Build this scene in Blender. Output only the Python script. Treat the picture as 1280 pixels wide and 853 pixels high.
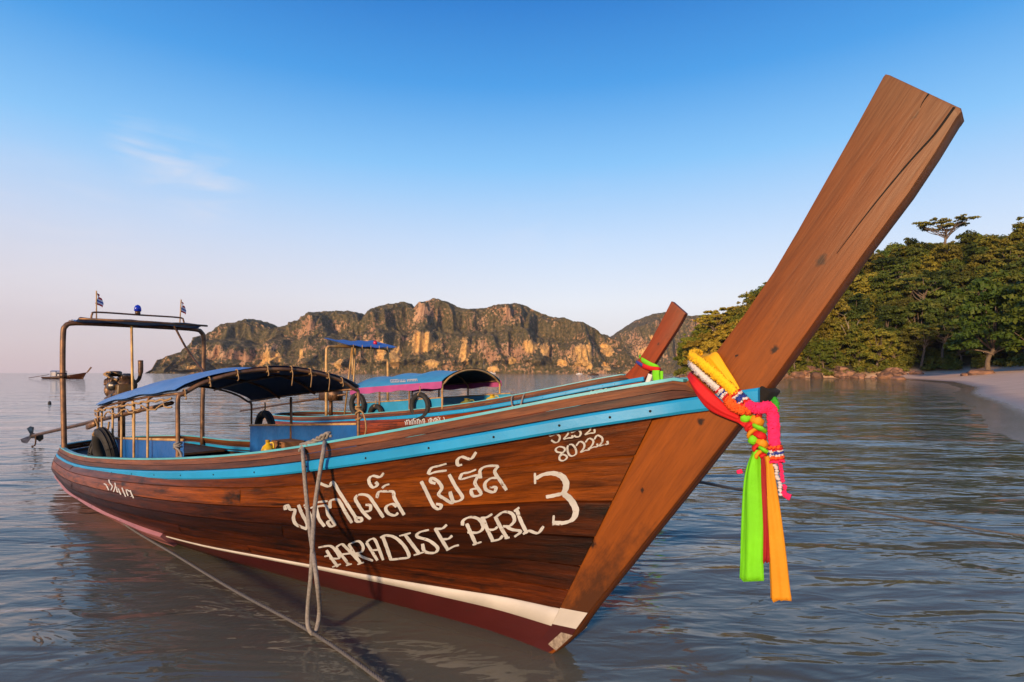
import bpy, bmesh, math, random
import numpy as np
from mathutils import Vector, Matrix
from mathutils.bvhtree import BVHTree

R = math.radians
rng = np.random.default_rng(7)
random.seed(7)
scene = bpy.context.scene
COL = scene.collection
for o in list(bpy.data.objects):
    bpy.data.objects.remove(o)

# ------------------------------------------------------------------ camera, sky, sun, exposure
EYE = 1.6
cam_d = bpy.data.cameras.new('camera')
cam_d.sensor_width = 36.0
cam_d.lens = 20.0
cam_d.shift_y = 0.0309
cam_d.clip_start = 0.05
cam_d.clip_end = 20000
cam = bpy.data.objects.new('camera', cam_d)
cam.location = (0, 0, EYE)
cam.rotation_euler = (R(90), 0, 0)
COL.objects.link(cam)
scene.camera = cam

SUN_AZ = R(24)      # the sun stands behind the camera, this far round to its left
SUN_EL = R(13)
to_sun = Vector((-math.sin(SUN_AZ) * math.cos(SUN_EL), -math.cos(SUN_AZ) * math.cos(SUN_EL), math.sin(SUN_EL)))

world = bpy.data.worlds.new('World')
scene.world = world
world.use_nodes = True
wn, wl = world.node_tree.nodes, world.node_tree.links
wn.clear()
w_out = wn.new('ShaderNodeOutputWorld')
w_bg = wn.new('ShaderNodeBackground')
w_sky = wn.new('ShaderNodeTexSky')
w_sky.sky_type = 'NISHITA'
w_sky.sun_disc = False
w_sky.sun_elevation = SUN_EL
w_sky.sun_rotation = math.atan2(to_sun.x, to_sun.y)
w_sky.altitude = 0
w_sky.air_density = 1.0
w_sky.dust_density = 0.6
w_sky.ozone_density = 2.0
w_bg.inputs['Strength'].default_value = 0.13
# thin cirrus: one wispy patch of cloud and very faint veils elsewhere
w_tc = wn.new('ShaderNodeTexCoord')
w_map = wn.new('ShaderNodeMapping')
w_map.inputs['Rotation'].default_value = (0, R(32), 0)
w_map.inputs['Scale'].default_value = (2.2, 2.2, 13.0)
w_noise = wn.new('ShaderNodeTexNoise')
w_noise.inputs['Scale'].default_value = 2.6
w_noise.inputs['Detail'].default_value = 7
w_noise.inputs['Distortion'].default_value = 0.6
wl.new(w_tc.outputs['Generated'], w_map.inputs['Vector'])
wl.new(w_map.outputs['Vector'], w_noise.inputs['Vector'])
w_r1 = wn.new('ShaderNodeMapRange')
w_r1.inputs[1].default_value = 0.47
w_r1.inputs[2].default_value = 0.85
wl.new(w_noise.outputs['Fac'], w_r1.inputs['Value'])
# where the wisps hang: one clear patch and two fainter ones
w_prev = None
for (cx_, cy_, cz_, rad_, amp_) in ((-.655, 1, .405, .055, .8), (-.60, 1, .360, .075, 1.0), (-.535, 1, .328, .085, .8), (-.80, 1, .275, .12, .35), (.07, 1, .255, .13, .3), (-.75, 1, .13, .16, .3)):
    c_ = Vector((cx_, cy_, cz_)).normalized()
    w_d = wn.new('ShaderNodeVectorMath'); w_d.operation = 'DISTANCE'
    wl.new(w_tc.outputs['Generated'], w_d.inputs[0]); w_d.inputs[1].default_value = c_
    w_q = wn.new('ShaderNodeMapRange'); w_q.interpolation_type = 'SMOOTHSTEP'
    w_q.inputs[1].default_value = 0.0; w_q.inputs[2].default_value = rad_; w_q.inputs[3].default_value = amp_; w_q.inputs[4].default_value = 0
    wl.new(w_d.outputs['Value'], w_q.inputs['Value'])
    if w_prev is None: w_prev = w_q.outputs[0]
    else:
        w_a = wn.new('ShaderNodeMath'); w_a.operation = 'MAXIMUM'; wl.new(w_prev, w_a.inputs[0]); wl.new(w_q.outputs[0], w_a.inputs[1]); w_prev = w_a.outputs[0]
w_mul = wn.new('ShaderNodeMath')
w_mul.operation = 'MULTIPLY'
wl.new(w_r1.outputs[0], w_mul.inputs[0])
wl.new(w_prev, w_mul.inputs[1])
w_mul2 = wn.new('ShaderNodeMath')
w_mul2.operation = 'MULTIPLY'
w_mul2.inputs[1].default_value = 1.0
wl.new(w_mul.outputs[0], w_mul2.inputs[0])
w_hs = wn.new('ShaderNodeHueSaturation')
w_hs.inputs['Saturation'].default_value = 1.12
wl.new(w_sky.outputs['Color'], w_hs.inputs['Color'])
# the clear dawn sky: deep blue overhead, pale and faintly rosy at the horizon all the way round
w_sx = wn.new('ShaderNodeSeparateXYZ')
wl.new(w_tc.outputs['Generated'], w_sx.inputs[0])
w_rp = wn.new('ShaderNodeValToRGB')
SKY = [(0.0, (.78, .66, .68)), (.045, (.86, .79, .81)), (.12, (.85, .86, .92)), (.22, (.58, .73, .95)), (.34, (.24, .55, .93)), (.45, (.062, .335, .79)), (.56, (.014, .185, .60)), (.80, (.007, .10, .40))]
els = w_rp.color_ramp.elements
for i_, (p_, c_) in enumerate(SKY):
    e_ = els[i_] if i_ < 2 else els.new(p_)
    e_.position = p_
for e_, (p_, c_) in zip(sorted(els, key=lambda e: e.position), SKY):
    e_.color = (*c_, 1)
wl.new(w_sx.outputs['Z'], w_rp.inputs[0])
w_lm = wn.new('ShaderNodeMapRange'); w_lm.inputs[1].default_value = .1; w_lm.inputs[2].default_value = -.75; w_lm.inputs[3].default_value = 0; w_lm.inputs[4].default_value = 1
wl.new(w_sx.outputs['X'], w_lm.inputs['Value'])
w_hm = wn.new('ShaderNodeMapRange'); w_hm.inputs[1].default_value = 0; w_hm.inputs[2].default_value = .30; w_hm.inputs[3].default_value = .75; w_hm.inputs[4].default_value = 0
wl.new(w_sx.outputs['Z'], w_hm.inputs['Value'])
w_pm = wn.new('ShaderNodeMath'); w_pm.operation = 'MULTIPLY'; wl.new(w_lm.outputs[0], w_pm.inputs[0]); wl.new(w_hm.outputs[0], w_pm.inputs[1])
w_pk = wn.new('ShaderNodeMixRGB'); w_pk.inputs[2].default_value = (.60, .44, .49, 1)
wl.new(w_pm.outputs[0], w_pk.inputs[0]); wl.new(w_rp.outputs[0], w_pk.inputs[1])
w_gain = wn.new('ShaderNodeVectorMath'); w_gain.operation = 'SCALE'; w_gain.inputs['Scale'].default_value = 5.9
wl.new(w_pk.outputs[0], w_gain.inputs[0])
w_sm = wn.new('ShaderNodeMixRGB'); w_sm.inputs[0].default_value = .92
wl.new(w_hs.outputs['Color'], w_sm.inputs[1]); wl.new(w_gain.outputs[0], w_sm.inputs[2])
w_mix = wn.new('ShaderNodeMixRGB')
w_mix.inputs[2].default_value = (5.0, 4.6, 4.7, 1)
wl.new(w_mul2.outputs[0], w_mix.inputs[0])
wl.new(w_sm.outputs[0], w_mix.inputs[1])
wl.new(w_mix.outputs[0], w_bg.inputs['Color'])
wl.new(w_bg.outputs[0], w_out.inputs['Surface'])

sun_d = bpy.data.lights.new('sun', 'SUN')
sun_d.energy = 4.5
sun_d.angle = R(5)
sun_d.color = (1.0, 0.69, 0.40)
sun = bpy.data.objects.new('sun', sun_d)
sun.rotation_euler = (-to_sun).to_track_quat('-Z', 'Y').to_euler()
COL.objects.link(sun)

vs = scene.view_settings
scene.display_settings.display_device = 'sRGB'
vs.view_transform = 'Standard'
vs.look = 'None'
vs.exposure = 0.5
vs.gamma = 1.0
vs.use_curve_mapping = False
scene.cycles.max_bounces = 7
scene.cycles.transparent_max_bounces = 12
scene.cycles.caustics_reflective = False
scene.cycles.caustics_refractive = False

# ------------------------------------------------------------------ helpers
def tag(o, label=None, cat=None, group=None, kind=None):
    if label: o['label'] = label
    if cat: o['category'] = cat
    if group: o['group'] = group
    if kind: o['kind'] = kind
    return o

def empty(name, loc=(0, 0, 0), rz=0.0):
    o = bpy.data.objects.new(name, None)
    o.empty_display_size = 0.2
    o.location = loc
    o.rotation_euler = (0, 0, rz)
    COL.objects.link(o)
    return o

class G:
    """collects vertices, faces and uvs of ONE mesh"""
    def __init__(s):
        s.v, s.f, s.t = [], [], []
    def add(s, v, f, t=None):
        n = len(s.v)
        v = [tuple(map(float, p)) for p in v]
        s.v += v
        s.f += [tuple(i + n for i in q) for q in f]
        s.t += list(t) if t is not None else [(p[0], p[1] + p[2]) for p in v]
        return s
    def grid(s, P, T=None, close=False):
        P = np.asarray(P, float)
        a, b = P.shape[:2]
        f = []
        for i in range(a - 1):
            for j in range(b - 1 if not close else b):
                k = (j + 1) % b
                f.append((i * b + j, i * b + k, (i + 1) * b + k, (i + 1) * b + j))
        return s.add(P.reshape(-1, 3), f, None if T is None else [tuple(x) for x in np.asarray(T, float).reshape(-1, 2)])
    def box(s, c, size, rot=None, taper=1.0):
        hx, hy, hz = [x / 2 for x in size]
        v = []
        for z in (-hz, hz):
            k = taper if z > 0 else 1.0
            for x, y in ((-hx, -hy), (hx, -hy), (hx, hy), (-hx, hy)):
                v.append(Vector((x * k, y * k, z)))
        if rot is not None:
            v = [rot @ p for p in v]
        v = [p + Vector(c) for p in v]
        return s.add(v, [(3, 2, 1, 0), (4, 5, 6, 7), (0, 1, 5, 4), (1, 2, 6, 5), (2, 3, 7, 6), (3, 0, 4, 7)])
    def tube(s, pts, r, n=8, cap=True, flat=1.0):
        p = np.asarray(pts, float)
        m = len(p)
        rr = np.full(m, r) if np.isscalar(r) else np.asarray(r, float)
        tg = np.gradient(p, axis=0)
        tg /= np.linalg.norm(tg, axis=1)[:, None] + 1e-12
        ref = np.array((0, 0, 1.0)) if abs(tg[0][2]) < .9 else np.array((1.0, 0, 0))
        nrm = ref - tg[0] * ref.dot(tg[0])
        nrm /= np.linalg.norm(nrm)
        rings, uv, L = [], [], 0
        for i in range(m):
            nrm = nrm - tg[i] * nrm.dot(tg[i])
            nrm /= np.linalg.norm(nrm) + 1e-12
            bn = np.cross(tg[i], nrm)
            if i: L += np.linalg.norm(p[i] - p[i - 1])
            a = np.arange(n) * 2 * math.pi / n
            rings.append(p[i] + rr[i] * (np.cos(a)[:, None] * nrm + flat * np.sin(a)[:, None] * bn))
            uv.append([(L, q / n) for q in range(n)])
        k = len(s.v)
        s.grid(rings, uv, close=True)
        if cap:
            s.f.append(tuple(k + i for i in range(n))[::-1])
            s.f.append(tuple(k + (m - 1) * n + i for i in range(n)))
        return s
    def build(s, name, mat, parent=None, smooth=True, color=None, bevel=0, auto=None):
        me = bpy.data.meshes.new(name)
        me.from_pydata(s.v, [], s.f)
        uv = me.uv_layers.new(name='UVMap')
        idx = np.empty(len(me.loops), np.int32)
        me.loops.foreach_get('vertex_index', idx)
        t = np.asarray(s.t, np.float32)[idx]
        uv.data.foreach_set('uv', t.ravel())
        if bevel:
            bm = bmesh.new(); bm.from_mesh(me)
            es = [e for e in bm.edges if len(e.link_faces) == 2 and e.calc_face_angle(0) > R(35)]
            bmesh.ops.bevel(bm, geom=es, offset=bevel, segments=2, profile=.6, affect='EDGES')
            bm.to_mesh(me); bm.free()
        me.polygons.foreach_set('use_smooth', [smooth] * len(me.polygons))
        if auto is not None and smooth:
            me.set_sharp_from_angle(angle=R(auto))
        me.materials.append(mat)
        me.update()
        o = bpy.data.objects.new(name, me)
        COL.objects.link(o)
        if parent is not None: o.parent = parent
        if color is not None: o.color = (*color, 1)
        return o

def spline(pts, n=8, closed=False):
    p = [np.asarray(q, float) for q in pts]
    out = []
    m = len(p)
    for i in range(m if closed else m - 1):
        a = p[i - 1] if (i or closed) else 2 * p[0] - p[1]
        b, c = p[i], p[(i + 1) % m]
        d = p[(i + 2) % m] if (closed or i + 2 < m) else 2 * p[-1] - p[-2]
        for k in range(n):
            t = k / n
            out.append(.5 * ((2 * b) + (c - a) * t + (2 * a - 5 * b + 4 * c - d) * t * t + (3 * b - a - 3 * c + d) * t ** 3))
    if not closed: out.append(p[-1])
    return np.array(out)

def pchip(xs, ys, x):
    xs, ys, x = np.asarray(xs, float), np.asarray(ys, float), np.asarray(x, float)
    hh = np.diff(xs); dl = np.diff(ys) / hh
    d = np.zeros_like(ys)
    for i in range(1, len(xs) - 1):
        if dl[i - 1] * dl[i] > 0:
            w1, w2 = 2 * hh[i] + hh[i - 1], hh[i] + 2 * hh[i - 1]
            d[i] = (w1 + w2) / (w1 / dl[i - 1] + w2 / dl[i])
    d[0], d[-1] = dl[0], dl[-1]
    i = np.clip(np.searchsorted(xs, x) - 1, 0, len(xs) - 2)
    t = (x - xs[i]) / hh[i]
    return ((1 + 2 * t) * (1 - t) ** 2 * ys[i] + t * (1 - t) ** 2 * hh[i] * d[i]
            + t * t * (3 - 2 * t) * ys[i + 1] + t * t * (t - 1) * hh[i] * d[i + 1])

_pt = rng.permutation(256)
_pt = np.concatenate([_pt, _pt])
_ga = rng.random(256) * 2 * math.pi
def perlin(x, y):
    x, y = np.asarray(x, float), np.asarray(y, float)
    xi, yi = np.floor(x).astype(int), np.floor(y).astype(int)
    xf, yf = x - xi, y - yi
    u, v = xf ** 3 * (xf * (xf * 6 - 15) + 10), yf ** 3 * (yf * (yf * 6 - 15) + 10)
    def g(ix, iy, dx, dy):
        a = _ga[_pt[(_pt[ix & 255] + iy) & 255]]
        return np.cos(a) * dx + np.sin(a) * dy
    n00, n10 = g(xi, yi, xf, yf), g(xi + 1, yi, xf - 1, yf)
    n01, n11 = g(xi, yi + 1, xf, yf - 1), g(xi + 1, yi + 1, xf - 1, yf - 1)
    a = n00 + u * (n10 - n00); b = n01 + u * (n11 - n01)
    return (a + v * (b - a)) * 1.5
def fbm(x, y, o=4, ridge=False):
    s, a, t = 0, 1.0, 0
    for k in range(o):
        n = perlin(x * 2 ** k + 17.3 * k, y * 2 ** k + 9.1 * k)
        s = s + a * ((1 - 2 * np.abs(n)) if ridge else n)
        t += a; a *= .5
    return s / t
def sstep(a, b, x):
    t = np.clip((x - a) / (b - a), 0, 1)
    return t * t * (3 - 2 * t)

# ------------------------------------------------------------------ materials
def nt(name):
    m = bpy.data.materials.new(name)
    m.use_nodes = True
    n, l = m.node_tree.nodes, m.node_tree.links
    return m, n, l, n['Principled BSDF']

def ramp(n, stops):
    r = n.new('ShaderNodeValToRGB')
    e = r.color_ramp.elements
    e[0].position, e[0].color = stops[0][0], (*stops[0][1], 1)
    e[1].position, e[1].color = stops[-1][0], (*stops[-1][1], 1)
    for p, c in stops[1:-1]:
        q = e.new(p); q.color = (*c, 1)
    return r

def tex(n, l, coord, scale, kind='Noise', detail=4, rough=.55, vec=(1, 1, 1), dist=0.0):
    tc = n.new('ShaderNodeTexCoord')
    mp = n.new('ShaderNodeMapping')
    mp.inputs['Scale'].default_value = vec
    l.new(tc.outputs[coord], mp.inputs['Vector'])
    t = n.new('ShaderNodeTex' + kind)
    t.inputs['Scale'].default_value = scale
    if kind == 'Noise':
        t.inputs['Detail'].default_value = detail
        t.inputs['Roughness'].default_value = rough
        t.inputs['Distortion'].default_value = dist
    l.new(mp.outputs[0], t.inputs['Vector'])
    return t, mp

def bump(n, l, bs, src, dist, strength=1.0, prev=None):
    b = n.new('ShaderNodeBump')
    b.inputs['Distance'].default_value = dist
    b.inputs['Strength'].default_value = strength
    l.new(src, b.inputs['Height'])
    if prev is not None: l.new(prev.outputs[0], b.inputs['Normal'])
    if bs is not None: l.new(b.outputs[0], bs.inputs['Normal'])
    return b

def mixc(n, l, a, b, fac, mode='MIX'):
    m = n.new('ShaderNodeMixRGB')
    m.blend_type = mode
    for i, x in ((1, a), (2, b), (0, fac)):
        if isinstance(x, (int, float)): m.inputs[i].default_value = x
        elif isinstance(x, tuple): m.inputs[i].default_value = (*x, 1)
        else: l.new(x, m.inputs[i])
    return m.outputs[0]

def plain(name, c, rough=.5, metal=0.0, var=.25, scale=9.0, bmp=.0015, coord='Object', spec=.5, c2=None):
    m, n, l, b = nt(name)
    t, _ = tex(n, l, coord, scale, detail=5, rough=.65)
    c2 = c2 or tuple(x * (1 - var) * .8 for x in c)
    r = ramp(n, [(.32, c2), (.62, c)])
    l.new(t.outputs['Fac'], r.inputs[0])
    oi = n.new('ShaderNodeObjectInfo')
    l.new(mixc(n, l, r.outputs[0], oi.outputs['Color'], 1.0, 'MULTIPLY'), b.inputs['Base Color'])
    b.inputs['Roughness'].default_value = rough
    b.inputs['Metallic'].default_value = metal
    b.inputs['Specular IOR Level'].default_value = spec
    if bmp: bump(n, l, b, t.outputs['Fac'], bmp)
    return m

def wood(name, dark, light, rough=.36, coat=.25, grain=(1.6, 26, 1), stain=(.01, .006, .004), stain_lo=.56, knots=(), pore=.75, worn=None, scratch=0.0):
    """grain runs along UV x; every board shifts the grain by its own random and takes its own tint (object colour)"""
    m, n, l, b = nt(name)
    tc = n.new('ShaderNodeTexCoord')
    oi = n.new('ShaderNodeObjectInfo')
    sc = n.new('ShaderNodeVectorMath'); sc.operation = 'MULTIPLY_ADD'
    cmb = n.new('ShaderNodeCombineXYZ')
    mu = n.new('ShaderNodeMath'); mu.operation = 'MULTIPLY'; mu.inputs[1].default_value = 37.0
    l.new(oi.outputs['Random'], mu.inputs[0])
    l.new(mu.outputs[0], cmb.inputs[0]); l.new(mu.outputs[0], cmb.inputs[1]); l.new(mu.outputs[0], cmb.inputs[2])
    l.new(tc.outputs['UV'], sc.inputs[0]); sc.inputs[1].default_value = grain
    l.new(cmb.outputs[0], sc.inputs[2])
    g1 = n.new('ShaderNodeTexNoise'); g1.inputs['Scale'].default_value = 1.0
    g1.inputs['Detail'].default_value = 8; g1.inputs['Roughness'].default_value = .62; g1.inputs['Distortion'].default_value = .35
    l.new(sc.outputs[0], g1.inputs['Vector'])
    mid = tuple((a * .45 + c * .55) for a, c in zip(dark, light))
    r = ramp(n, [(.28, dark), (.5, mid), (.70, light)])
    l.new(g1.outputs['Fac'], r.inputs[0])
    # fine pores
    s2 = n.new('ShaderNodeVectorMath'); s2.operation = 'MULTIPLY'; s2.inputs[1].default_value = (7, 9, 1)
    l.new(sc.outputs[0], s2.inputs[0])
    g2 = n.new('ShaderNodeTexNoise'); g2.inputs['Scale'].default_value = 1.0; g2.inputs['Detail'].default_value = 3
    l.new(s2.outputs[0], g2.inputs['Vector'])
    r2 = ramp(n, [(.30, (.45, .45, .45)), (.55, (1, 1, 1))])
    l.new(g2.outputs['Fac'], r2.inputs[0])
    c = mixc(n, l, r.outputs[0], r2.outputs[0], pore, 'MULTIPLY')
    # stains and scuffs: broad, irregular
    s3 = n.new('ShaderNodeVectorMath'); s3.operation = 'MULTIPLY'; s3.inputs[1].default_value = (.9, .14, 1)
    l.new(sc.outputs[0], s3.inputs[0])
    g3 = n.new('ShaderNodeTexNoise'); g3.inputs['Scale'].default_value = 1.1; g3.inputs['Detail'].default_value = 6
    g3.inputs['Roughness'].default_value = .7
    l.new(s3.outputs[0], g3.inputs['Vector'])
    r3 = ramp(n, [(stain_lo, (0, 0, 0)), (stain_lo + .14, (1, 1, 1))])
    l.new(g3.outputs['Fac'], r3.inputs[0])
    c = mixc(n, l, c, stain, r3.outputs[0])
    if scratch:
        s4 = n.new('ShaderNodeVectorMath'); s4.operation = 'MULTIPLY'; s4.inputs[1].default_value = (1.1, 2.2, 1)
        l.new(sc.outputs[0], s4.inputs[0])
        g4 = n.new('ShaderNodeTexNoise'); g4.inputs['Scale'].default_value = 1.7; g4.inputs['Detail'].default_value = 5; g4.inputs['Distortion'].default_value = 1.2
        l.new(s4.outputs[0], g4.inputs['Vector'])
        r4 = ramp(n, [(.66, (0, 0, 0)), (.74, (scratch, scratch, scratch))]); l.new(g4.outputs['Fac'], r4.inputs[0])
        c = mixc(n, l, c, (.30, .19, .12), r4.outputs[0])
    for (kx, ky, kr, st) in knots:
        ds = n.new('ShaderNodeVectorMath'); ds.operation = 'DISTANCE'
        mp = n.new('ShaderNodeVectorMath'); mp.operation = 'MULTIPLY'; mp.inputs[1].default_value = (1 / st, 1, 0)
        nz = n.new('ShaderNodeVectorMath'); nz.operation = 'MULTIPLY_ADD'
        nzt = n.new('ShaderNodeTexNoise'); nzt.inputs['Scale'].default_value = 45
        l.new(tc.outputs['UV'], nzt.inputs['Vector'])
        nz.inputs[1].default_value = (.030, .026, 0)
        l.new(nzt.outputs['Color'], nz.inputs[0]); l.new(tc.outputs['UV'], nz.inputs[2])
        l.new(nz.outputs[0], mp.inputs[0]); l.new(mp.outputs[0], ds.inputs[0])
        ds.inputs[1].default_value = ((kx + .015) / st, ky + .013, 0)
        kk = n.new('ShaderNodeMapRange'); kk.inputs[1].default_value = kr * .45; kk.inputs[2].default_value = kr
        kk.inputs[3].default_value = .95; kk.inputs[4].default_value = 0
        l.new(ds.outputs['Value'], kk.inputs['Value'])
        c = mixc(n, l, c, (.012, .006, .004), kk.outputs[0])
    if worn:
        su = n.new('ShaderNodeSeparateXYZ'); l.new(tc.outputs['UV'], su.inputs[0])
        wa = n.new('ShaderNodeMath'); wa.operation = 'MULTIPLY_ADD'; wa.inputs[1].default_value = .9
        l.new(g3.outputs['Fac'], wa.inputs[0]); l.new(su.outputs['X'], wa.inputs[2])
        wr = n.new('ShaderNodeMapRange'); wr.inputs[1].default_value = worn[0] + .45; wr.inputs[2].default_value = worn[1] + .45; wr.inputs[4].default_value = .85
        l.new(wa.outputs[0], wr.inputs['Value'])
        c = mixc(n, l, c, mixc(n, l, worn[2], r2.outputs[0], .5, 'MULTIPLY'), wr.outputs[0])
    c = mixc(n, l, c, oi.outputs['Color'], 1.0, 'MULTIPLY')
    l.new(c, b.inputs['Base Color'])
    rr = n.new('ShaderNodeMapRange'); rr.inputs[3].default_value = rough - .08; rr.inputs[4].default_value = rough + .2
    l.new(g3.outputs['Fac'], rr.inputs['Value']); l.new(rr.outputs[0], b.inputs['Roughness'])
    b.inputs['Coat Weight'].default_value = coat
    b.inputs['Specular IOR Level'].default_value = .30
    b.inputs['Coat Roughness'].default_value = .22
    b1 = bump(n, l, None, g1.outputs['Fac'], .004)
    bump(n, l, b, g2.outputs['Fac'], .0012, prev=b1)
    return m

def paint(name, c, chip, chip_lo=.66, rough=.45, scale=7.0, vec=(1, 1, 1), coord='UV'):
    """old oil paint with chips that show what is under it"""
    m, n, l, b = nt(name)
    t, _ = tex(n, l, coord, scale, detail=8, rough=.72, vec=vec)
    t2, _ = tex(n, l, coord, scale * .35, detail=4, vec=vec)
    r = ramp(n, [(chip_lo, (0, 0, 0)), (chip_lo + .03, (1, 1, 1))])
    l.new(t.outputs['Fac'], r.inputs[0])
    r2 = ramp(n, [(.3, tuple(x * .72 for x in c)), (.7, c)])
    l.new(t2.outputs['Fac'], r2.inputs[0])
    oi = n.new('ShaderNodeObjectInfo')
    cc = mixc(n, l, mixc(n, l, r2.outputs[0], chip, r.outputs[0]), oi.outputs['Color'], 1.0, 'MULTIPLY')
    l.new(cc, b.inputs['Base Color'])
    b.inputs['Roughness'].default_value = rough
    bump(n, l, b, t.outputs['Fac'], .0025)
    return m

# knots of the bow plank, in its UV (along, across) metres
KNOTS = [(2.513, -.004, .020, 1.7), (2.115, .055, .015, 1.8), (.745, -.121, .030, 1.1), (1.66, -.024, .020, 1.2), (1.188, -.064, .013, 1.3), (2.002, -.064, .008, 1.5), (3.10, -.03, .008, 3)]
M = {}
M['hull'] = wood('hull_varnish', (.012, .0032, .0009), (.215, .054, .005), stain_lo=.55, coat=.0, scratch=.35)
M['stem'] = wood('stem_varnish', (.125, .030, .003), (.25, .063, .005), rough=.45, coat=0, pore=.35, worn=(2.15, 3.2, (.15, .072, .030)), grain=(1.0, 11, 1), stain_lo=.53, stain=(.055, .016, .0035), knots=KNOTS)
M['rail'] = wood('rail_wood', (.030, .012, .006), (.16, .062, .022), rough=.5, coat=.08, stain_lo=.62)
M['inner'] = wood('inner_wood', (.022, .010, .006), (.11, .045, .018), rough=.6, coat=0)
M['deck'] = wood('deck_wood', (.05, .028, .018), (.17, .10, .06), rough=.65, coat=0)
M['turq'] = paint('turquoise_paint', (.010, .29, .60), (.05, .03, .02), .70)
M['cap'] = paint('pale_turquoise_paint', (.10, .42, .52), (.06, .03, .02), .63, scale=10)
M['white'] = paint('white_paint', (.56, .52, .48), (.10, .05, .035), .68)
M['letter'] = paint('letter_paint', (.52, .52, .52), (.12, .065, .04), .60, scale=22, coord='Object')
M['red'] = paint('red_bottom_paint', (.055, .006, .006), (.03, .012, .01), .62)
M['pink'] = paint('faded_red_paint', (.34, .13, .14), (.12, .05, .05), .58)
M['bare'] = plain('bare_timber_end', (.30, .24, .19), .8, c2=(.10, .07, .05), scale=30)
M['crack'] = plain('dark_crack', (.006, .004, .003), .95, bmp=0)
M['pipe'] = plain('rusty_pipe', (.26, .13, .06), .5, .35, c2=(.06, .035, .025), scale=7)
M['pipe2'] = plain('yellow_pipe', (.55, .34, .12), .45, .1, c2=(.30, .15, .05), scale=6)
M['steel'] = plain('worn_steel', (.20, .19, .18), .4, .8, c2=(.07, .05, .04), scale=14)
M['iron'] = plain('oily_iron', (.16, .080, .04), .45, .5, c2=(.02, .014, .010), scale=16)
M['rubber'] = plain('tyre_rubber', (.020, .018, .017), .75, c2=(.009, .008, .008), scale=20)
M['rope'] = plain('grey_rope', (.25, .225, .205), .9, c2=(.14, .12, .11), scale=60, bmp=.004)
M['rope2'] = plain('tan_rope', (.38, .24, .11), .9, c2=(.20, .11, .05), scale=60, bmp=.004)
M['rope3'] = plain('dark_mooring_rope', (.11, .10, .095), .9, c2=(.06, .06, .07), scale=70, bmp=.004)
M['yellow_plastic'] = plain('yellow_plastic', (.62, .42, .02), .4, var=.1)
M['olive_plastic'] = plain('olive_plastic', (.20, .19, .03), .45, var=.1)
M['bamboo'] = plain('bamboo_stick', (.48, .30, .12), .6, c2=(.25, .13, .05), scale=10)

def cloth(name, c, rough=.8, weave=220, trans=.0, var=.18, sheen=0):
    m, n, l, b = nt(name)
    t, _ = tex(n, l, 'Object', 5, detail=3)
    r = ramp(n, [(.3, tuple(x * (1 - var) for x in c)), (.7, c)])
    l.new(t.outputs['Fac'], r.inputs[0])
    oi = n.new('ShaderNodeObjectInfo')
    cc = mixc(n, l, r.outputs[0], oi.outputs['Color'], 1.0, 'MULTIPLY')
    l.new(cc, b.inputs['Base Color'])
    b.inputs['Roughness'].default_value = rough
    b.inputs['Sheen Weight'].default_value = sheen
    t2, _ = tex(n, l, 'Object', weave, detail=1)
    t3, _ = tex(n, l, 'Object', 14, detail=3)
    b1 = bump(n, l, None, t3.outputs['Fac'], .006)
    bump(n, l, b, t2.outputs['Fac'], .0012, prev=b1)
    if trans:
        tr = n.new('ShaderNodeBsdfTranslucent')
        l.new(cc, tr.inputs['Color'])
        mx = n.new('ShaderNodeMixShader'); mx.inputs[0].default_value = trans
        l.new(b.outputs[0], mx.inputs[1]); l.new(tr.outputs[0], mx.inputs[2])
        l.new(mx.outputs[0], n['Material Output'].inputs['Surface'])
    return m
M['tarp'] = cloth('blue_tarpaulin', (.085, .22, .53), .42, 160, .06, sheen=0)
M['tarp2'] = cloth('teal_blue_tarpaulin', (.05, .27, .48), .45, 160, 0, sheen=0)
M['lining'] = cloth('canopy_shade_cloth', (.012, .014, .022), .7, 160, 0, sheen=0)  # near-black cloth that paints the shade under the canopies
M['tarp_roof'] = cloth('bright_blue_tarpaulin', (.06, .20, .62), .45, 160, .3, sheen=0)
M['panel'] = cloth('blue_spray_cloth', (.014, .12, .44), .38, 160, .15, sheen=0)
M['panel2'] = cloth('light_blue_spray_cloth', (.03, .30, .55), .4, 160, .15, sheen=0)
M['magenta'] = cloth('magenta_valance', (.44, .07, .25), .6, 160, .15, sheen=0)
M['green_cloth'] = cloth('lime_green_cloth', (.22, .80, .01), .75, 300, .25)
M['orange_cloth'] = cloth('orange_cloth', (.86, .35, .010), .75, 300, .25)
M['red_cloth'] = cloth('red_cloth', (.60, .006, .008), .75, 300, .1)
M['yellow_cloth'] = cloth('yellow_cloth', (.95, .50, .004), .75, 300, .15)
M['blue_cloth'] = cloth('blue_cloth', (.03, .05, .30), .75, 300, .1)
M['white_cloth'] = cloth('white_cloth', (.72, .68, .66), .8, 300, .1)
M['yellow_yarn'] = cloth('yellow_yarn', (.95, .52, .006), .9, 190)
M['white_yarn'] = cloth('white_yarn', (.62, .58, .60), .9, 190)
M['pink_yarn'] = cloth('pink_yarn', (.90, .015, .13), .9, 190)
M['orange_yarn'] = cloth('orange_yarn', (.85, .10, .008), .9, 190)
M['blue_yarn'] = cloth('blue_yarn', (.02, .04, .30), .9, 190)
M['red_yarn'] = cloth('red_yarn', (.50, .006, .01), .9, 190)
M['green_yarn'] = cloth('green_yarn', (.03, .32, .02), .9, 190)

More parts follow.
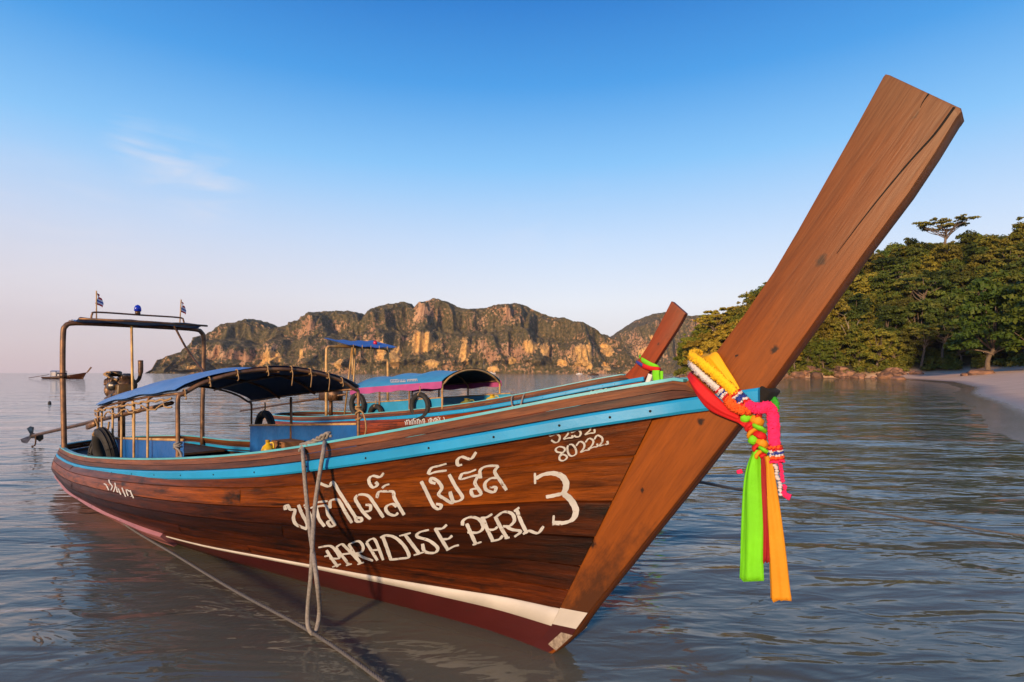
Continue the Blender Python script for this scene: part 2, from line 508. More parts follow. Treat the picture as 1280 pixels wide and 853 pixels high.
def mat_lamp(name, c):
    m, n, l, b = nt(name)
    t, _ = tex(n, l, 'Object', 30)
    r = ramp(n, [(.3, tuple(x * .7 for x in c)), (.7, c)])
    l.new(t.outputs['Fac'], r.inputs[0]); l.new(r.outputs[0], b.inputs['Base Color'])
    b.inputs['Roughness'].default_value = .15
    return m
M['beacon'] = mat_lamp('blue_beacon_glass', (.01, .03, .45))
M['beacon_red'] = mat_lamp('red_beacon_glass', (.55, .01, .03))

def mat_leaf(name, c1, c2, c3):
    m, n, l, b = nt(name)
    oi = n.new('ShaderNodeObjectInfo')
    t, _ = tex(n, l, 'Object', .38, detail=5, rough=.7)
    ad = n.new('ShaderNodeMath'); ad.operation = 'MULTIPLY_ADD'; ad.inputs[1].default_value = .42
    l.new(oi.outputs['Random'], ad.inputs[0]); l.new(t.outputs['Fac'], ad.inputs[2])
    r = ramp(n, [(.40, c1), (.62, c2), (.86, c3)])
    l.new(ad.outputs[0], r.inputs[0])
    cc = mixc(n, l, r.outputs[0], oi.outputs['Color'], 1.0, 'MULTIPLY')
    l.new(cc, b.inputs['Base Color'])
    b.inputs['Roughness'].default_value = .6
    b.inputs['Specular IOR Level'].default_value = .25
    tr = n.new('ShaderNodeBsdfTranslucent'); l.new(cc, tr.inputs['Color'])
    mx = n.new('ShaderNodeMixShader'); mx.inputs[0].default_value = .25
    l.new(b.outputs[0], mx.inputs[1]); l.new(tr.outputs[0], mx.inputs[2])
    l.new(mx.outputs[0], n['Material Output'].inputs['Surface'])
    return m
M['leaf'] = mat_leaf('jungle_leaves', (.030, .060, .010), (.095, .13, .018), (.21, .185, .026))
M['bark'] = plain('pale_bark', (.17, .12, .085), .9, c2=(.10, .07, .05), scale=3)
M['dead'] = plain('dead_wood', (.42, .33, .25), .9, c2=(.22, .15, .11), scale=3)
M['rock'] = plain('shore_rock', (.24, .13, .075), .85, c2=(.045, .03, .025), scale=1.1, bmp=.15)

def mat_ground():
    m, n, l, b = nt('sand_and_soil')
    geo = n.new('ShaderNodeNewGeometry')
    sx = n.new('ShaderNodeSeparateXYZ'); l.new(geo.outputs['Position'], sx.inputs[0])
    t, _ = tex(n, l, 'Object', .25, detail=8, rough=.6)
    t2, _ = tex(n, l, 'Object', 14, detail=5, rough=.6)
    sand = ramp(n, [(.3, (.60, .37, .23)), (.7, (.74, .48, .31))]); l.new(t.outputs['Fac'], sand.inputs[0])
    soil = ramp(n, [(.35, (.016, .020, .008)), (.7, (.05, .045, .02))]); l.new(t.outputs['Fac'], soil.inputs[0])
    at = n.new('ShaderNodeAttribute'); at.attribute_name = 'soil'
    wet = n.new('ShaderNodeMapRange'); wet.inputs[1].default_value = .10; wet.inputs[2].default_value = .34
    wet.inputs[3].default_value = 1; wet.inputs[4].default_value = 0
    l.new(sx.outputs['Z'], wet.inputs['Value'])
    c = mixc(n, l, sand.outputs[0], mixc(n, l, sand.outputs[0], (.42, .42, .42), 1.0, 'MULTIPLY'), wet.outputs[0])
    c = mixc(n, l, c, soil.outputs[0], at.outputs['Fac'])
    l.new(c, b.inputs['Base Color'])
    rr = n.new('ShaderNodeMapRange'); rr.inputs[3].default_value = .9; rr.inputs[4].default_value = .12
    l.new(wet.outputs[0], rr.inputs['Value']); l.new(rr.outputs[0], b.inputs['Roughness'])
    bump(n, l, b, t2.outputs['Fac'], .02, .6)
    return m
M['ground'] = mat_ground()

def mat_mountain():
    m, n, l, b = nt('limestone_and_jungle')
    geo = n.new('ShaderNodeNewGeometry')
    at = n.new('ShaderNodeAttribute'); at.attribute_name = 'cliff'
    t, _ = tex(n, l, 'Object', .045, detail=9, rough=.7, vec=(1, 1, .28))
    t2, _ = tex(n, l, 'Object', .16, detail=6, rough=.7)
    rock = ramp(n, [(.32, (.22, .115, .07)), (.48, (.44, .235, .135)), (.62, (.62, .37, .21))]); l.new(t.outputs['Fac'], rock.inputs[0])
    veg = ramp(n, [(.34, (.044, .040, .017)), (.50, (.118, .098, .044)), (.66, (.28, .18, .09))]); l.new(t2.outputs['Fac'], veg.inputs[0])
    s = n.new('ShaderNodeMath'); s.operation = 'MULTIPLY_ADD'; s.inputs[1].default_value = 2.4
    ofs = n.new('ShaderNodeMath'); ofs.operation = 'SUBTRACT'; ofs.inputs[1].default_value = .5
    l.new(t2.outputs['Fac'], ofs.inputs[0]); l.new(ofs.outputs[0], s.inputs[0]); l.new(at.outputs['Fac'], s.inputs[2])
    msk = n.new('ShaderNodeMapRange'); msk.inputs[1].default_value = .44; msk.inputs[2].default_value = .62
    l.new(s.outputs[0], msk.inputs['Value'])
    ag = n.new('ShaderNodeAttribute'); ag.attribute_name = 'gold'
    gold = ramp(n, [(.36, (.42, .20, .07)), (.60, (.88, .54, .18))]); l.new(t2.outputs['Fac'], gold.inputs[0])
    rk_ = mixc(n, l, rock.outputs[0], gold.outputs[0], ag.outputs['Fac'])
    l.new(mixc(n, l, veg.outputs[0], rk_, msk.outputs[0]), b.inputs['Base Color'])
    b.inputs['Roughness'].default_value = .95
    b.inputs['Specular IOR Level'].default_value = .1
    b1 = bump(n, l, None, t.outputs['Fac'], 8.0)
    bump(n, l, b, t2.outputs['Fac'], 6.0, prev=b1)
    return m
M['mountain'] = mat_mountain()

def mat_water():
    m, n, l, b = nt('sea_water')
    n.remove(b)
    out = n['Material Output']
    tc = n.new('ShaderNodeTexCoord')
    def layer(scale, vec, rz, detail, dist=0.0):
        mp = n.new('ShaderNodeMapping'); mp.inputs['Scale'].default_value = vec; mp.inputs['Rotation'].default_value = (0, 0, rz)
        l.new(tc.outputs['Object'], mp.inputs['Vector'])
        t = n.new('ShaderNodeTexNoise'); t.inputs['Scale'].default_value = scale; t.inputs['Detail'].default_value = detail
        t.inputs['Roughness'].default_value = .5; t.inputs['Distortion'].default_value = dist
        l.new(mp.outputs[0], t.inputs['Vector'])
        return t.outputs['Fac']
    a = layer(1.45, (.55, 1.5, 1), R(14), 2.2, .7)
    c = layer(4.6, (.5, 1.35, 1), R(-20), 2.5, .8)
    d = layer(.30, (.5, 1.4, 1), R(8), 2, .3)
    b1 = n.new('ShaderNodeBump'); b1.inputs['Distance'].default_value = .20; b1.inputs['Strength'].default_value = 1; l.new(d, b1.inputs['Height'])
    b2 = n.new('ShaderNodeBump'); b2.inputs['Distance'].default_value = .056; b2.inputs['Strength'].default_value = 1; l.new(a, b2.inputs['Height']); l.new(b1.outputs[0], b2.inputs['Normal'])
    b3 = n.new('ShaderNodeBump'); b3.inputs['Distance'].default_value = .013; b3.inputs['Strength'].default_value = 1; l.new(c, b3.inputs['Height']); l.new(b2.outputs[0], b3.inputs['Normal'])
    fr = n.new('ShaderNodeFresnel'); fr.inputs['IOR'].default_value = 1.333; l.new(b3.outputs[0], fr.inputs['Normal'])
    gl = n.new('ShaderNodeBsdfGlossy'); gl.inputs['Roughness'].default_value = .04; l.new(b3.outputs[0], gl.inputs['Normal'])
    gl.inputs['Color'].default_value = (.97, .96, .96, 1)
    tp = n.new('ShaderNodeBsdfTransparent'); tp.inputs['Color'].default_value = (.74, .78, .64, 1)
    df = n.new('ShaderNodeBsdfDiffuse'); df.inputs['Color'].default_value = (.245, .235, .17, 1)
    mx = n.new('ShaderNodeMixShader'); mx.inputs[0].default_value = .50
    l.new(tp.outputs[0], mx.inputs[1]); l.new(df.outputs[0], mx.inputs[2])
    mx2 = n.new('ShaderNodeMixShader'); l.new(fr.outputs[0], mx2.inputs[0]); l.new(mx.outputs[0], mx2.inputs[1]); l.new(gl.outputs[0], mx2.inputs[2])
    l.new(mx2.outputs[0], out.inputs['Surface'])
    return m
M['water'] = mat_water()

# ------------------------------------------------------------------ sea, seabed, beach and headland ground
SHORE = np.array([(9, -400), (9, -60), (9.5, -6), (10.5, 4), (12.2, 14), (22, 27), (31, 40), (46, 58), (70, 92), (89, 128), (100, 150),
                  (96, 157), (80, 163), (64, 171), (54, 180), (57, 200), (70, 240), (100, 330), (300, 500), (2500, 1500)], float)
def shore_dist(x, y):
    """signed distance to the shoreline, positive inland (to the right of the line)"""
    best = np.full(np.shape(x), 1e9); sgn = np.ones(np.shape(x))
    for (ax, ay), (bx, by) in zip(SHORE[:-1], SHORE[1:]):
        dx, dy = bx - ax, by - ay
        t = np.clip(((x - ax) * dx + (y - ay) * dy) / (dx * dx + dy * dy), 0, 1)
        ex, ey = x - ax - t * dx, y - ay - t * dy
        d = np.hypot(ex, ey)
        cr = dx * (y - ay) - dy * (x - ax)
        upd = d < best - 1e-9
        best = np.where(upd, d, best); sgn = np.where(upd, np.where(cr < 0, 1, -1), sgn)
    return best * sgn
def rocky(x, y):
    """1 on the headland where the slope comes down to rocks, 0 behind the beach"""
    return sstep(-18, 8, (y - 150) - .25 * (x - 98))
def ground_z(x, y):
    x, y = np.asarray(x, float), np.asarray(y, float)
    d = shore_dist(x, y)
    rk = rocky(x, y)
    foot = 26 - 22 * rk
    beach = np.where(d > 0, np.minimum(d, 30) * .12, np.maximum(d * .055, -2.6))
    beach = beach + np.where(d > 0, .04 * fbm(x * .5, y * .5, 3), 0)
    H = np.interp(x, [40, 52, 63, 73, 88, 105, 122, 150, 190, 260], [3, 12, 24, 28, 28, 28, 29, 29, 30, 30])
    hill = H * sstep(-6, 62, d - foot) * (1 + .12 * fbm(x * .03, y * .03, 3)) * sstep(20, 75, y)
    return beach + hill + rk * 1.2 * sstep(0, 3, d)

def axis(fine_lo, fine_hi, step, lo, hi):
    a = np.arange(fine_lo, fine_hi + step, step)
    g = [fine_hi + step]
    s = step
    while g[-1] < hi: s *= 1.35; g.append(g[-1] + s)
    k = [fine_lo - step]
    s = step
    while k[-1] > lo: s *= 1.35; k.append(k[-1] - s)
    return np.concatenate([k[::-1], a, g])
gx, gy = axis(-8, 190, 1.5, -7000, 7000), axis(-12, 235, 1.5, -3000, 9000)
GX, GY = np.meshgrid(gx, gy, indexing='ij')
GZ = ground_z(GX, GY)
g = G(); g.grid(np.stack([GX, GY, GZ], -1))
ground = g.build('sandy_ground', M['ground'])
tag(ground, kind='structure')
d_ = shore_dist(GX, GY)
soil = sstep(0, 5, d_ - (23 - 23 * rocky(GX, GY)) + 2 * fbm(GX * .2, GY * .2, 2))
a_ = ground.data.attributes.new('soil', 'FLOAT', 'POINT'); a_.data.foreach_set('value', soil.ravel().astype(np.float32))

def wave_z(x, y):
    z = np.zeros_like(x)
    for lam, ang, amp, ph in ((5.2, 62, .020, .3), (3.1, 40, .013, 1.7), (1.9, 80, .007, 4.1), (1.25, 22, .005, 2.2), (.8, 55, .0028, 5.0)):
        k = 2 * math.pi / lam
        a = R(ang)
        wob = .6 * fbm(x * .12 + lam, y * .12, 2) * lam
        z += amp * np.sin(k * (x * math.cos(a) + y * math.sin(a)) + ph + k * wob * .6) * (.55 + .9 * np.clip(fbm(x * .09 + 3 * lam, y * .09, 2) + .4, 0, 1.2))
    return z
rad = np.concatenate([[.05], np.geomspace(.8, 90, 330), np.geomspace(95, 9000, 45)])
ang = np.linspace(0, 2 * math.pi, 560, endpoint=False)
WR, WA = np.meshgrid(rad, ang, indexing='ij')
WX, WY = WR * np.cos(WA), WR * np.sin(WA)
WZ = wave_z(WX, WY) * (1 - sstep(25, 80, WR))
WZ *= np.clip(.35 - shore_dist(WX, WY) * .12, .15, 1)
g = G(); g.grid(np.stack([WX, WY, WZ], -1)[:, ::-1], close=True)
sea = g.build('sea', M['water'])
tag(sea, kind='structure')

# ------------------------------------------------------------------ limestone island ridges across the bay
PX = lambda px, Y: (px - 640) / 711.1 * Y
PZ = lambda py, Y: EYE + (466 - py) / 711.1 * Y
WALLS = [(PX(a, 1330), PZ(b, 1330), c * 1.87, d * 1.87) for a, b, c, d in ((277, 461, 8, 4), (357, 448, 15, 9), (394, 445, 5, 7), (488, 442, 7, 14), (501, 448, 8, 14), (533, 430, 17, 17), (546, 455, 10, 6),
         (584, 440, 8, 18), (617, 461, 9, 5), (663, 434, 14, 9), (680, 437, 9, 9), (724, 445, 15, 17), (750, 459, 7, 6), (757, 437, 9, 11), (700, 455, 8, 6), (440, 455, 7, 6), (640, 452, 6, 6))]
WALLS += [(PX(a, 1850), PZ(b, 1850), c * 2.6, d * 2.6) for a, b, c, d in ((804, 442, 7, 7), (770, 440, 5, 14), (815, 425, 6, 6))]
def ridge(name, prof, Y0, depth, nx, nr, seed, label_px):
    xs = np.array([PX(p, Y0 + depth * .55) for p, q in prof]); hs = np.array([PZ(q, Y0 + depth * .55) for p, q in prof])
    x = np.linspace(xs[0] - 6, xs[-1] + 6, nx)
    t = np.linspace(0, 1, nr)
    XX, TT = np.meshgrid(x, t, indexing='ij')
    s = seed * 31.7
    # buttresses and gullies push the face in and out
    but = fbm(XX / 120 + s, TT * 1.2 + s, 4, ridge=True)
    but2 = fbm(XX / 34 + s, TT * 2.5, 3)
    H = np.maximum(np.interp(XX, xs, hs, left=0, right=0), 0)
    warp = np.clip(TT + .16 * (but - .2) * np.sin(TT * math.pi) + .05 * but2 * np.sin(TT * math.pi), 0, 1)
    # a stepped profile: cliff band at the foot, wooded ledge, upper wall, rounded top
    step_n = fbm(XX / 160 + 3 * s, 0 * XX, 3)
    c1 = .05 + .05 * step_n
    prof_t = np.interp(warp, [0, .03, .22, .30, .50, .58, .8, 1.0], [0, .10, .26, .50, .62, .86, .97, 1.0])
    prof_t = prof_t + .05 * fbm(XX / 60 + s, warp * 7 + s, 3) * np.sin(TT * math.pi)
    ZZ = H * np.clip(prof_t, 0, 1.03)
    ZZ += fbm(XX / 12, TT * 14 + s, 3) * np.minimum(H * .05, 3.2) * sstep(0, .06, TT)
    YY = Y0 + TT * depth * .55 - 85 * (but - .2) * sstep(0, .1, TT) * (1 - .6 * TT) + 16 * but2 + 60 * fbm(XX / 330 + s, 0 * XX, 2)
    # back side falls away to the sea
    tb = np.linspace(.08, 1, 10)
    XB, TB = np.meshgrid(x, tb, indexing='ij')
    ZB = ZZ[:, -1:] * (1 - TB ** 1.6) - 3 * TB
    YB = YY[:, -1:] + TB * depth * .45
    P = np.concatenate([np.stack([XX, YY, ZZ - 2.5 * (1 - sstep(0, .05, TT))], -1), np.stack([XB, YB, ZB], -1)], 1)
    g = G(); g.grid(P)
    o = g.build(name, M['mountain'])
    dz = np.gradient(P[..., 2], axis=1); dy = np.gradient(P[..., 1], axis=1) + 1e-6
    steep = np.clip(dz / np.maximum(np.hypot(dz, dy), 1e-6), 0, 1)
    patch = fbm(P[..., 0] / 75 + s * 2, P[..., 2] / 55 + s, 3)
    cliff = sstep(.42, .9, steep) * .42 + .75 * patch + .10 * sstep(.25, .7, fbm(P[..., 0] / 26, P[..., 2] / 70, 2) + .3) - .10
    # bare golden walls
    gold = np.zeros(P.shape[:2])
    wob = 1 + .75 * fbm(P[..., 0] / 16, P[..., 2] / 22 + s, 4)
    for (cx_, cz_, rx_, rz_) in WALLS:
        e = np.sqrt(((P[..., 0] - cx_) / rx_) ** 2 + ((P[..., 2] - cz_) / rz_) ** 2) * wob
        gold = np.maximum(gold, 1 - sstep(.55, 1.15, e))
    gold *= (TTT := np.concatenate([np.ones_like(TT), np.zeros_like(TB)], 1))
    cliff = np.maximum(cliff, gold * .95)
    a = o.data.attributes.new('gold', 'FLOAT', 'POINT'); a.data.foreach_set('value', gold.ravel().astype(np.float32))
    a = o.data.attributes.new('cliff', 'FLOAT', 'POINT'); a.data.foreach_set('value', cliff.ravel().astype(np.float32))
    tag(o, kind='structure')
    return o
main_prof = [(258, 462), (262, 440), (268, 431), (285, 419), (300, 408), (312, 403), (328, 401), (340, 405), (350, 411), (358, 412), (368, 408),
             (385, 400), (410, 393), (440, 391), (456, 393), (466, 402), (476, 390), (490, 383), (505, 380), (516, 381), (523, 388), (532, 380), (546, 376),
             (560, 378), (572, 384), (588, 388), (606, 386), (625, 382), (642, 380), (656, 383), (674, 392), (690, 399), (704, 402), (720, 405),
             (738, 413), (744, 419), (756, 421), (764, 427), (772, 440), (778, 462)]
right_prof = [(740, 464), (752, 440), (762, 422), (775, 413), (792, 402), (806, 396), (820, 392), (836, 391), (850, 396), (880, 400), (930, 412), (990, 420), (1060, 440), (1110, 463)]
islet_prof = [(227, 464), (231, 455), (238, 448), (248, 443), (258, 442), (266, 446), (272, 455), (276, 464)]
ridge('limestone_hills', main_prof, 1250, 420, 820, 130, 1, '')
ridge('far_limestone_hills', right_prof, 1750, 500, 420, 80, 2, '')
ridge('limestone_islet', islet_prof, 1220, 120, 120, 50, 3, '')

# ------------------------------------------------------------------ jungle on the headland
def copy_tree(o, parent=None):
    c = o.copy(); COL.objects.link(c); c.parent = parent
    for ch in o.children: copy_tree(ch, c)
    return c

def limb(g, a, b, r0, r1, n=6, bow=.12, seg=6):
    a, b = np.array(a, float), np.array(b, float)
    L = np.linalg.norm(b - a)
    k = rng.normal(0, bow * L * .4, 3)
    t = np.linspace(0, 1, seg)[:, None]
    p = a + (b - a) * t + k * np.sin(t * math.pi)
    g.tube(p, np.linspace(r0, r1, seg), n, cap=False)

def leaves(g, centres, radii, count, size, flat=.6, up=.4):
    """leaf-sized quads spread through flattened clumps, denser towards the outside and the top"""
    C = np.asarray(centres); Rr = np.asarray(radii)
    w = Rr ** 2; w = w / w.sum()
    i = rng.choice(len(C), count, p=w)
    d = rng.normal(size=(count, 3)); d /= np.linalg.norm(d, axis=1)[:, None]
    d[:, 2] = np.where(d[:, 2] < -.25, -d[:, 2] * .6, d[:, 2])
    rr = rng.random(count) ** .35
    p = C[i] + d * (Rr[i] * rr)[:, None] * np.array((1, 1, flat))
    nrm = d * (1 - up) + rng.normal(0, .55, (count, 3)) + np.array((0, 0, up))
    nrm /= np.linalg.norm(nrm, axis=1)[:, None]
    tv = np.cross(nrm, rng.normal(size=(count, 3))); tv /= np.linalg.norm(tv, axis=1)[:, None]
    bv = np.cross(nrm, tv)
    s = size * (.45 + 1.2 * rng.random(count) ** 2)[:, None]
    tip, tail = p + tv * s * .62, p - tv * s * .62
    l_, r_ = p + bv * s * .36 + nrm * s * .08, p - bv * s * .36 + nrm * s * .08
    V = np.stack([tail, r_, tip, l_], 1).reshape(-1, 3)
    n0 = len(g.v)
    g.v += [tuple(v) for v in V.tolist()]
    g.f += [(n0 + 4 * k, n0 + 4 * k + 1, n0 + 4 * k + 2, n0 + 4 * k + 3) for k in range(count)]
    g.t += [(0, 0)] * (4 * count)

def make_tree(h, spread, nb, count, style):
    root = empty('jungle_tree')
    tr, cr = G(), G()
    fork = h * (.26 if style not in ('umbrella', 'parasol') else (.62 if style == 'umbrella' else .80))
    p = spline([(0, 0, -.8), (rng.normal(0, .2), rng.normal(0, .2), fork * .5), (rng.normal(0, .4), rng.normal(0, .4), fork)], 5)
    tr.tube(p, np.linspace(h * .030, h * .017, len(p)), 8, cap=False)
    top = p[-1]
    cs, rs = [], []
    for k in range(nb):
        a = k * 2.4 + rng.normal(0, .3)
        q = (k + .5) / nb
        if style == 'round':
            rad = spread * math.sqrt(1 - (2 * q - .75) ** 2 * .55) * (.45 + .55 * rng.random())
            z = h * (.24 + .69 * q) + rng.normal(0, .3)
            r = spread * (.30 + .16 * rng.random())
        elif style == 'layered':
            rad = spread * (1.05 - .75 * q) * (.5 + .5 * rng.random())
            z = h * (.22 + .74 * q)
            r = spread * (.34 + .14 * rng.random())
        elif style == 'parasol':
            rad = spread * math.sqrt(rng.random()); z = h * (.91 + .07 * rng.random()) - rad * .12 - (h * .14 * rng.random() if k % 4 == 3 else 0)
            r = spread * (.15 + .10 * rng.random())
        else:
            rad = spread * (.25 + .75 * rng.random()) * (.45 + .55 * math.sin(q * math.pi))
            z = h * (.70 + .27 * q) - rad * .06
            r = spread * (.16 + .11 * rng.random())
        c = np.array((math.cos(a) * rad, math.sin(a) * rad, z))
        limb(tr, top - (0, 0, fork * .25 * rng.random()), c - (0, 0, r * .25), h * .010, h * .003)
        cs.append(c); rs.append(r)
        if style not in ('umbrella', 'parasol'):
            for _ in range(2):
                cs.append(c + rng.normal(0, r * .75, 3) * (1, 1, .6)); rs.append(r * (.5 + .25 * rng.random()))
        else:
            for _ in range(2):
                cs.append(c + rng.normal(0, r * .9, 3) * (1, 1, .25)); rs.append(r * (.5 + .3 * rng.random()))
    leaves(cr, cs, rs, count, .50 if style not in ('umbrella', 'parasol') else .5, flat={'round': .95, 'layered': .72, 'umbrella': .34, 'parasol': .30}[style])
    tr.build('trunk', M['bark'], root)
    cr.build('crown', M['leaf'], root, smooth=False)
    return root

kinds = [('round', 'dense round-crowned jungle tree on the headland slope', 'round-crowned trees on the headland'),
         ('layered', 'tiered spreading jungle tree on the headland slope', 'tiered trees on the headland'),
         ('umbrella', 'flat-topped open-branched jungle tree among the headland forest', 'flat-topped trees on the headland')]
protos = []
for st, lab, grp in kinds:
    for k in range(4 if st != 'umbrella' else 2):
        h0 = {'round': 12, 'layered': 12.5, 'umbrella': 15}[st] * (.9 + .25 * rng.random())
        t = make_tree(h0, {'round': 3.9, 'layered': 4.6, 'umbrella': 5.5}[st], {'round': 15, 'layered': 15, 'umbrella': 13}[st],
                      {'round': 8000, 'layered': 7500, 'umbrella': 4000}[st], st)
        tag(t, lab, 'tree', grp)
        protos.append([t, st, False])

def put_tree(kinds_ok, x, y, sc, tint, z=None, rz=None):
    cand = [p for p in protos if p[1] in kinds_ok]
    p = cand[int(rng.integers(len(cand)))]
    o = p[0] if not p[2] else copy_tree(p[0])
    p[2] = True
    o.location = (x, y, float(ground_z(x, y)) if z is None else z)
    o.rotation_euler = (rng.normal(0, .05), rng.normal(0, .05), rng.random() * 6.28 if rz is None else rz)
    o.scale = (sc * (.9 + .2 * rng.random()), sc * (.9 + .2 * rng.random()), sc * (.92 + .16 * rng.random()))
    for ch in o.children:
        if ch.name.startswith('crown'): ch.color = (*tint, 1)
    return o

NT = 270
spots = []
tries = 0
while len(spots) < NT and tries < 30000:
    tries += 1
    x, y = 40 + rng.random() * 165, 62 + rng.random() * 175
    d = float(shore_dist(np.array(x), np.array(y)))
    rk = float(rocky(np.array(x), np.array(y)))
    dd = d - (25 - 21 * rk)
    if dd < 0 or dd > 85 or x / y > 1.02 or x / y < .288: continue
    gap = 3.6 + dd * .045
    if all((x - a) ** 2 + (y - b) ** 2 > gap * gap for a, b, _ in spots):
        spots.append((x, y, dd))
def zone(x, y, dd):
    rk = float(rocky(np.array(x), np.array(y)))
    if dd < 7: return 'at the foot of the slope above the shore boulders' if rk > .5 else 'at the edge of the sandy beach'
    if dd > 45: return 'on the headland ridge'
    return 'half way up the headland above the rocks' if rk > .5 else 'on the wooded slope behind the beach'
LOOK = {'round': 'dense round-crowned jungle tree', 'layered': 'tiered spreading jungle tree', 'umbrella': 'flat-topped open-branched tree'}
for x, y, dd in spots:
    f = rng.random()
    sun_tint = sstep(118, 70, x) * .6 + .25 * rng.random()  # golden sunlight on the left of the slope, put into the crown colour
    shade_tint = float(sstep(92, 125, x)) * float(sstep(40, 12, dd))  # shade low on the right of the slope, painted by darkening the crowns
    tint = ((1 + .9 * sun_tint) * (1 - .40 * shade_tint), (1 + .40 * sun_tint) * (1 - .25 * shade_tint), .9)
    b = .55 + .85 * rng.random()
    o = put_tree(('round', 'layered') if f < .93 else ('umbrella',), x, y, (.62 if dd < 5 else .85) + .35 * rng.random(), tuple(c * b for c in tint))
    st = next(p[1] for p in protos if p[0].children[0].data == o.children[0].data or p[0].children[0].data == o.children[-1].data)
    shade = 'golden-green' if sun_tint > .5 else ('dark green' if b < 1 else 'mid-green')
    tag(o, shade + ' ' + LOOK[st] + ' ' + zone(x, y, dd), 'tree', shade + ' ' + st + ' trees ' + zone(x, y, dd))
for p in protos:
    if not p[2]: put_tree((p[1],), 150 + 10 * rng.random(), 190, 1.0, (1, 1, 1))

for px_, Y_, sc_, lab in ((1236, 116, 1.45, 'big dark spreading tree overhanging the sand beside the flat rock'), (1292, 106, 1.5, 'big dark spreading tree with leaning trunk at the beach edge')):
    o = put_tree(('layered',), PX(px_, Y_), Y_, sc_, (.55, .72, .6)); tag(o, lab, 'tree')  # crowns tinted dark for the shade at the foot of the slope
    o.rotation_euler[1] = -.10
    if 'group' in o.keys(): del o['group']

# the emergent tree on the skyline
t = make_tree(17.5, 7.0, 24, 4200, 'parasol')
t.name = 'emergent_tree'
tag(t, 'tall flat-crowned tree standing alone above the headland skyline', 'tree')
ex, ey = PX(1180, 185), 185
t.location = (ex, ey, PZ(275, 185) - 17.0)

# low undergrowth along the foot of the slope: nobody could count it
g = G()
cs, rs = [], []
for k in range(4200):
    x, y = 40 + rng.random() * 130, 60 + rng.random() * 150
    d = float(shore_dist(np.array(x), np.array(y))); rk = float(rocky(np.array(x), np.array(y)))
    dd = d - (25 - 21.5 * rk)
    if -3 < dd < 9 and x / y > .285:
        r = .8 + 2.2 * rng.random() * min(1, .4 + max(dd, 0) / 6)
        cs.append((x, y, float(ground_z(x, y)) + r * .4)); rs.append(r)
leaves(g, cs, rs, 150000, .5, flat=.9, up=.5)
u_ = g.build('undergrowth', M['leaf'], smooth=False)
tag(u_, 'tangled low green undergrowth at the foot of the headland trees', 'undergrowth', kind='stuff')

# two bare, sun-bleached dead trees in front of the slope
for k, (px, py, Y, hh, lab) in enumerate(((1062, 425, 165, 15.0, 'bleached bare tree with forked pale limbs among green foliage'),
                                         (1094, 420, 163, 11.0, 'short bleached dead trunk leaning from the wooded slope'))):
    g = G()
    base = np.array((0, 0, -1.0))
    top = np.array((.3, 0, hh * .5))
    limb(g, base, top, .22, .15)
    for q in range(5):
        e = top + np.array((rng.normal(0, 1.6), rng.normal(0, .8), hh * (.2 + .3 * rng.random())))
        limb(g, top - (0, 0, hh * .3 * rng.random()), e, .11, .04)
        for _ in range(2):
            limb(g, e, e + np.array((rng.normal(0, .9), rng.normal(0, .5), .6 + rng.random())), .05, .02)
    o = g.build('dead_tree', M['dead'])
    x = PX(px, Y)
    o.location = (x, Y, float(ground_z(x, Y)))
    tag(o, lab, 'tree')

# boulders along the rocky foot of the headland and on the beach
def make_rock(seed, sub=2):
    bm = bmesh.new()
    bmesh.ops.create_icosphere(bm, subdivisions=sub, radius=1)
    r_ = np.random.default_rng(seed)
    planes = [(Vector(r_.normal(size=3)).normalized(), .55 + .3 * r_.random()) for _ in range(9)]
    for v in bm.verts:
        for nrm, dd in planes:
            e = v.co.dot(nrm) - dd
            if e > 0: v.co -= nrm * e * .9
        v.co *= 1 + r_.normal(0, .03)
    me = bpy.data.meshes.new('boulder'); bm.to_mesh(me); bm.free()
    me.materials.append(M['rock'])
    return me
rock_me = [make_rock(k) for k in range(5)]
line = [(104, 146), (100, 152), (94, 157.5), (80, 163), (64, 171), (55, 179)]
seg = np.cumsum([0] + [math.dist(a, b) for a, b in zip(line[:-1], line[1:])])
for k in range(150):
    s_ = rng.random() * seg[-1]
    x = np.interp(s_, seg, [p[0] for p in line]) + rng.normal(0, 1.0); tier = k % 3; y = np.interp(s_, seg, [p[1] for p in line]) + rng.normal(0, .8) + 1.6 * tier - .6
    o = bpy.data.objects.new('boulder', rock_me[k % 5]); COL.objects.link(o)
    r = .65 + 1.35 * rng.random() ** 2
    o.scale = (r * (1 + .5 * rng.random()), r, r * (.6 + .3 * rng.random()))
    o.rotation_euler = (rng.normal(0, .2), rng.normal(0, .2), rng.random() * 6)
    o.location = (x, y, max(float(ground_z(x, y)), 0) + r * .22)
    b = .45 + 1.0 * rng.random(); o.color = (b * 1.1, b, b * .95, 1)
    sz = 'large' if r > 1.1 else ('medium' if r > .7 else 'small'); tn = 'dark' if b < .9 else ('brown' if b < 1.2 else 'pale')
    tag(o, f'{sz} {tn} boulder at the water line below the headland trees', 'rock', f'{sz} {tn} boulders along the headland shore')
for px, Y, r, lab in ((1222, 112, 2.0, 'broad flat brown rock lying on the sand below the trees'), (1208, 114, 1.1, 'small brown rock beside the broad flat rock on the sand'),
                      (1122, 132, 1.6, 'low dark boulder where the sand meets the headland rocks')):
    x = PX(px, Y)
    o = bpy.data.objects.new('beach_rock', rock_me[2]); COL.objects.link(o)
    o.scale = (r * 1.5, r, r * .55); o.location = (x, Y, float(ground_z(x, Y)) + .1); o.rotation_euler = (0, .1, r)
    o.color = (1.2, 1.1, 1.05, 1)
    tag(o, lab, 'rock')

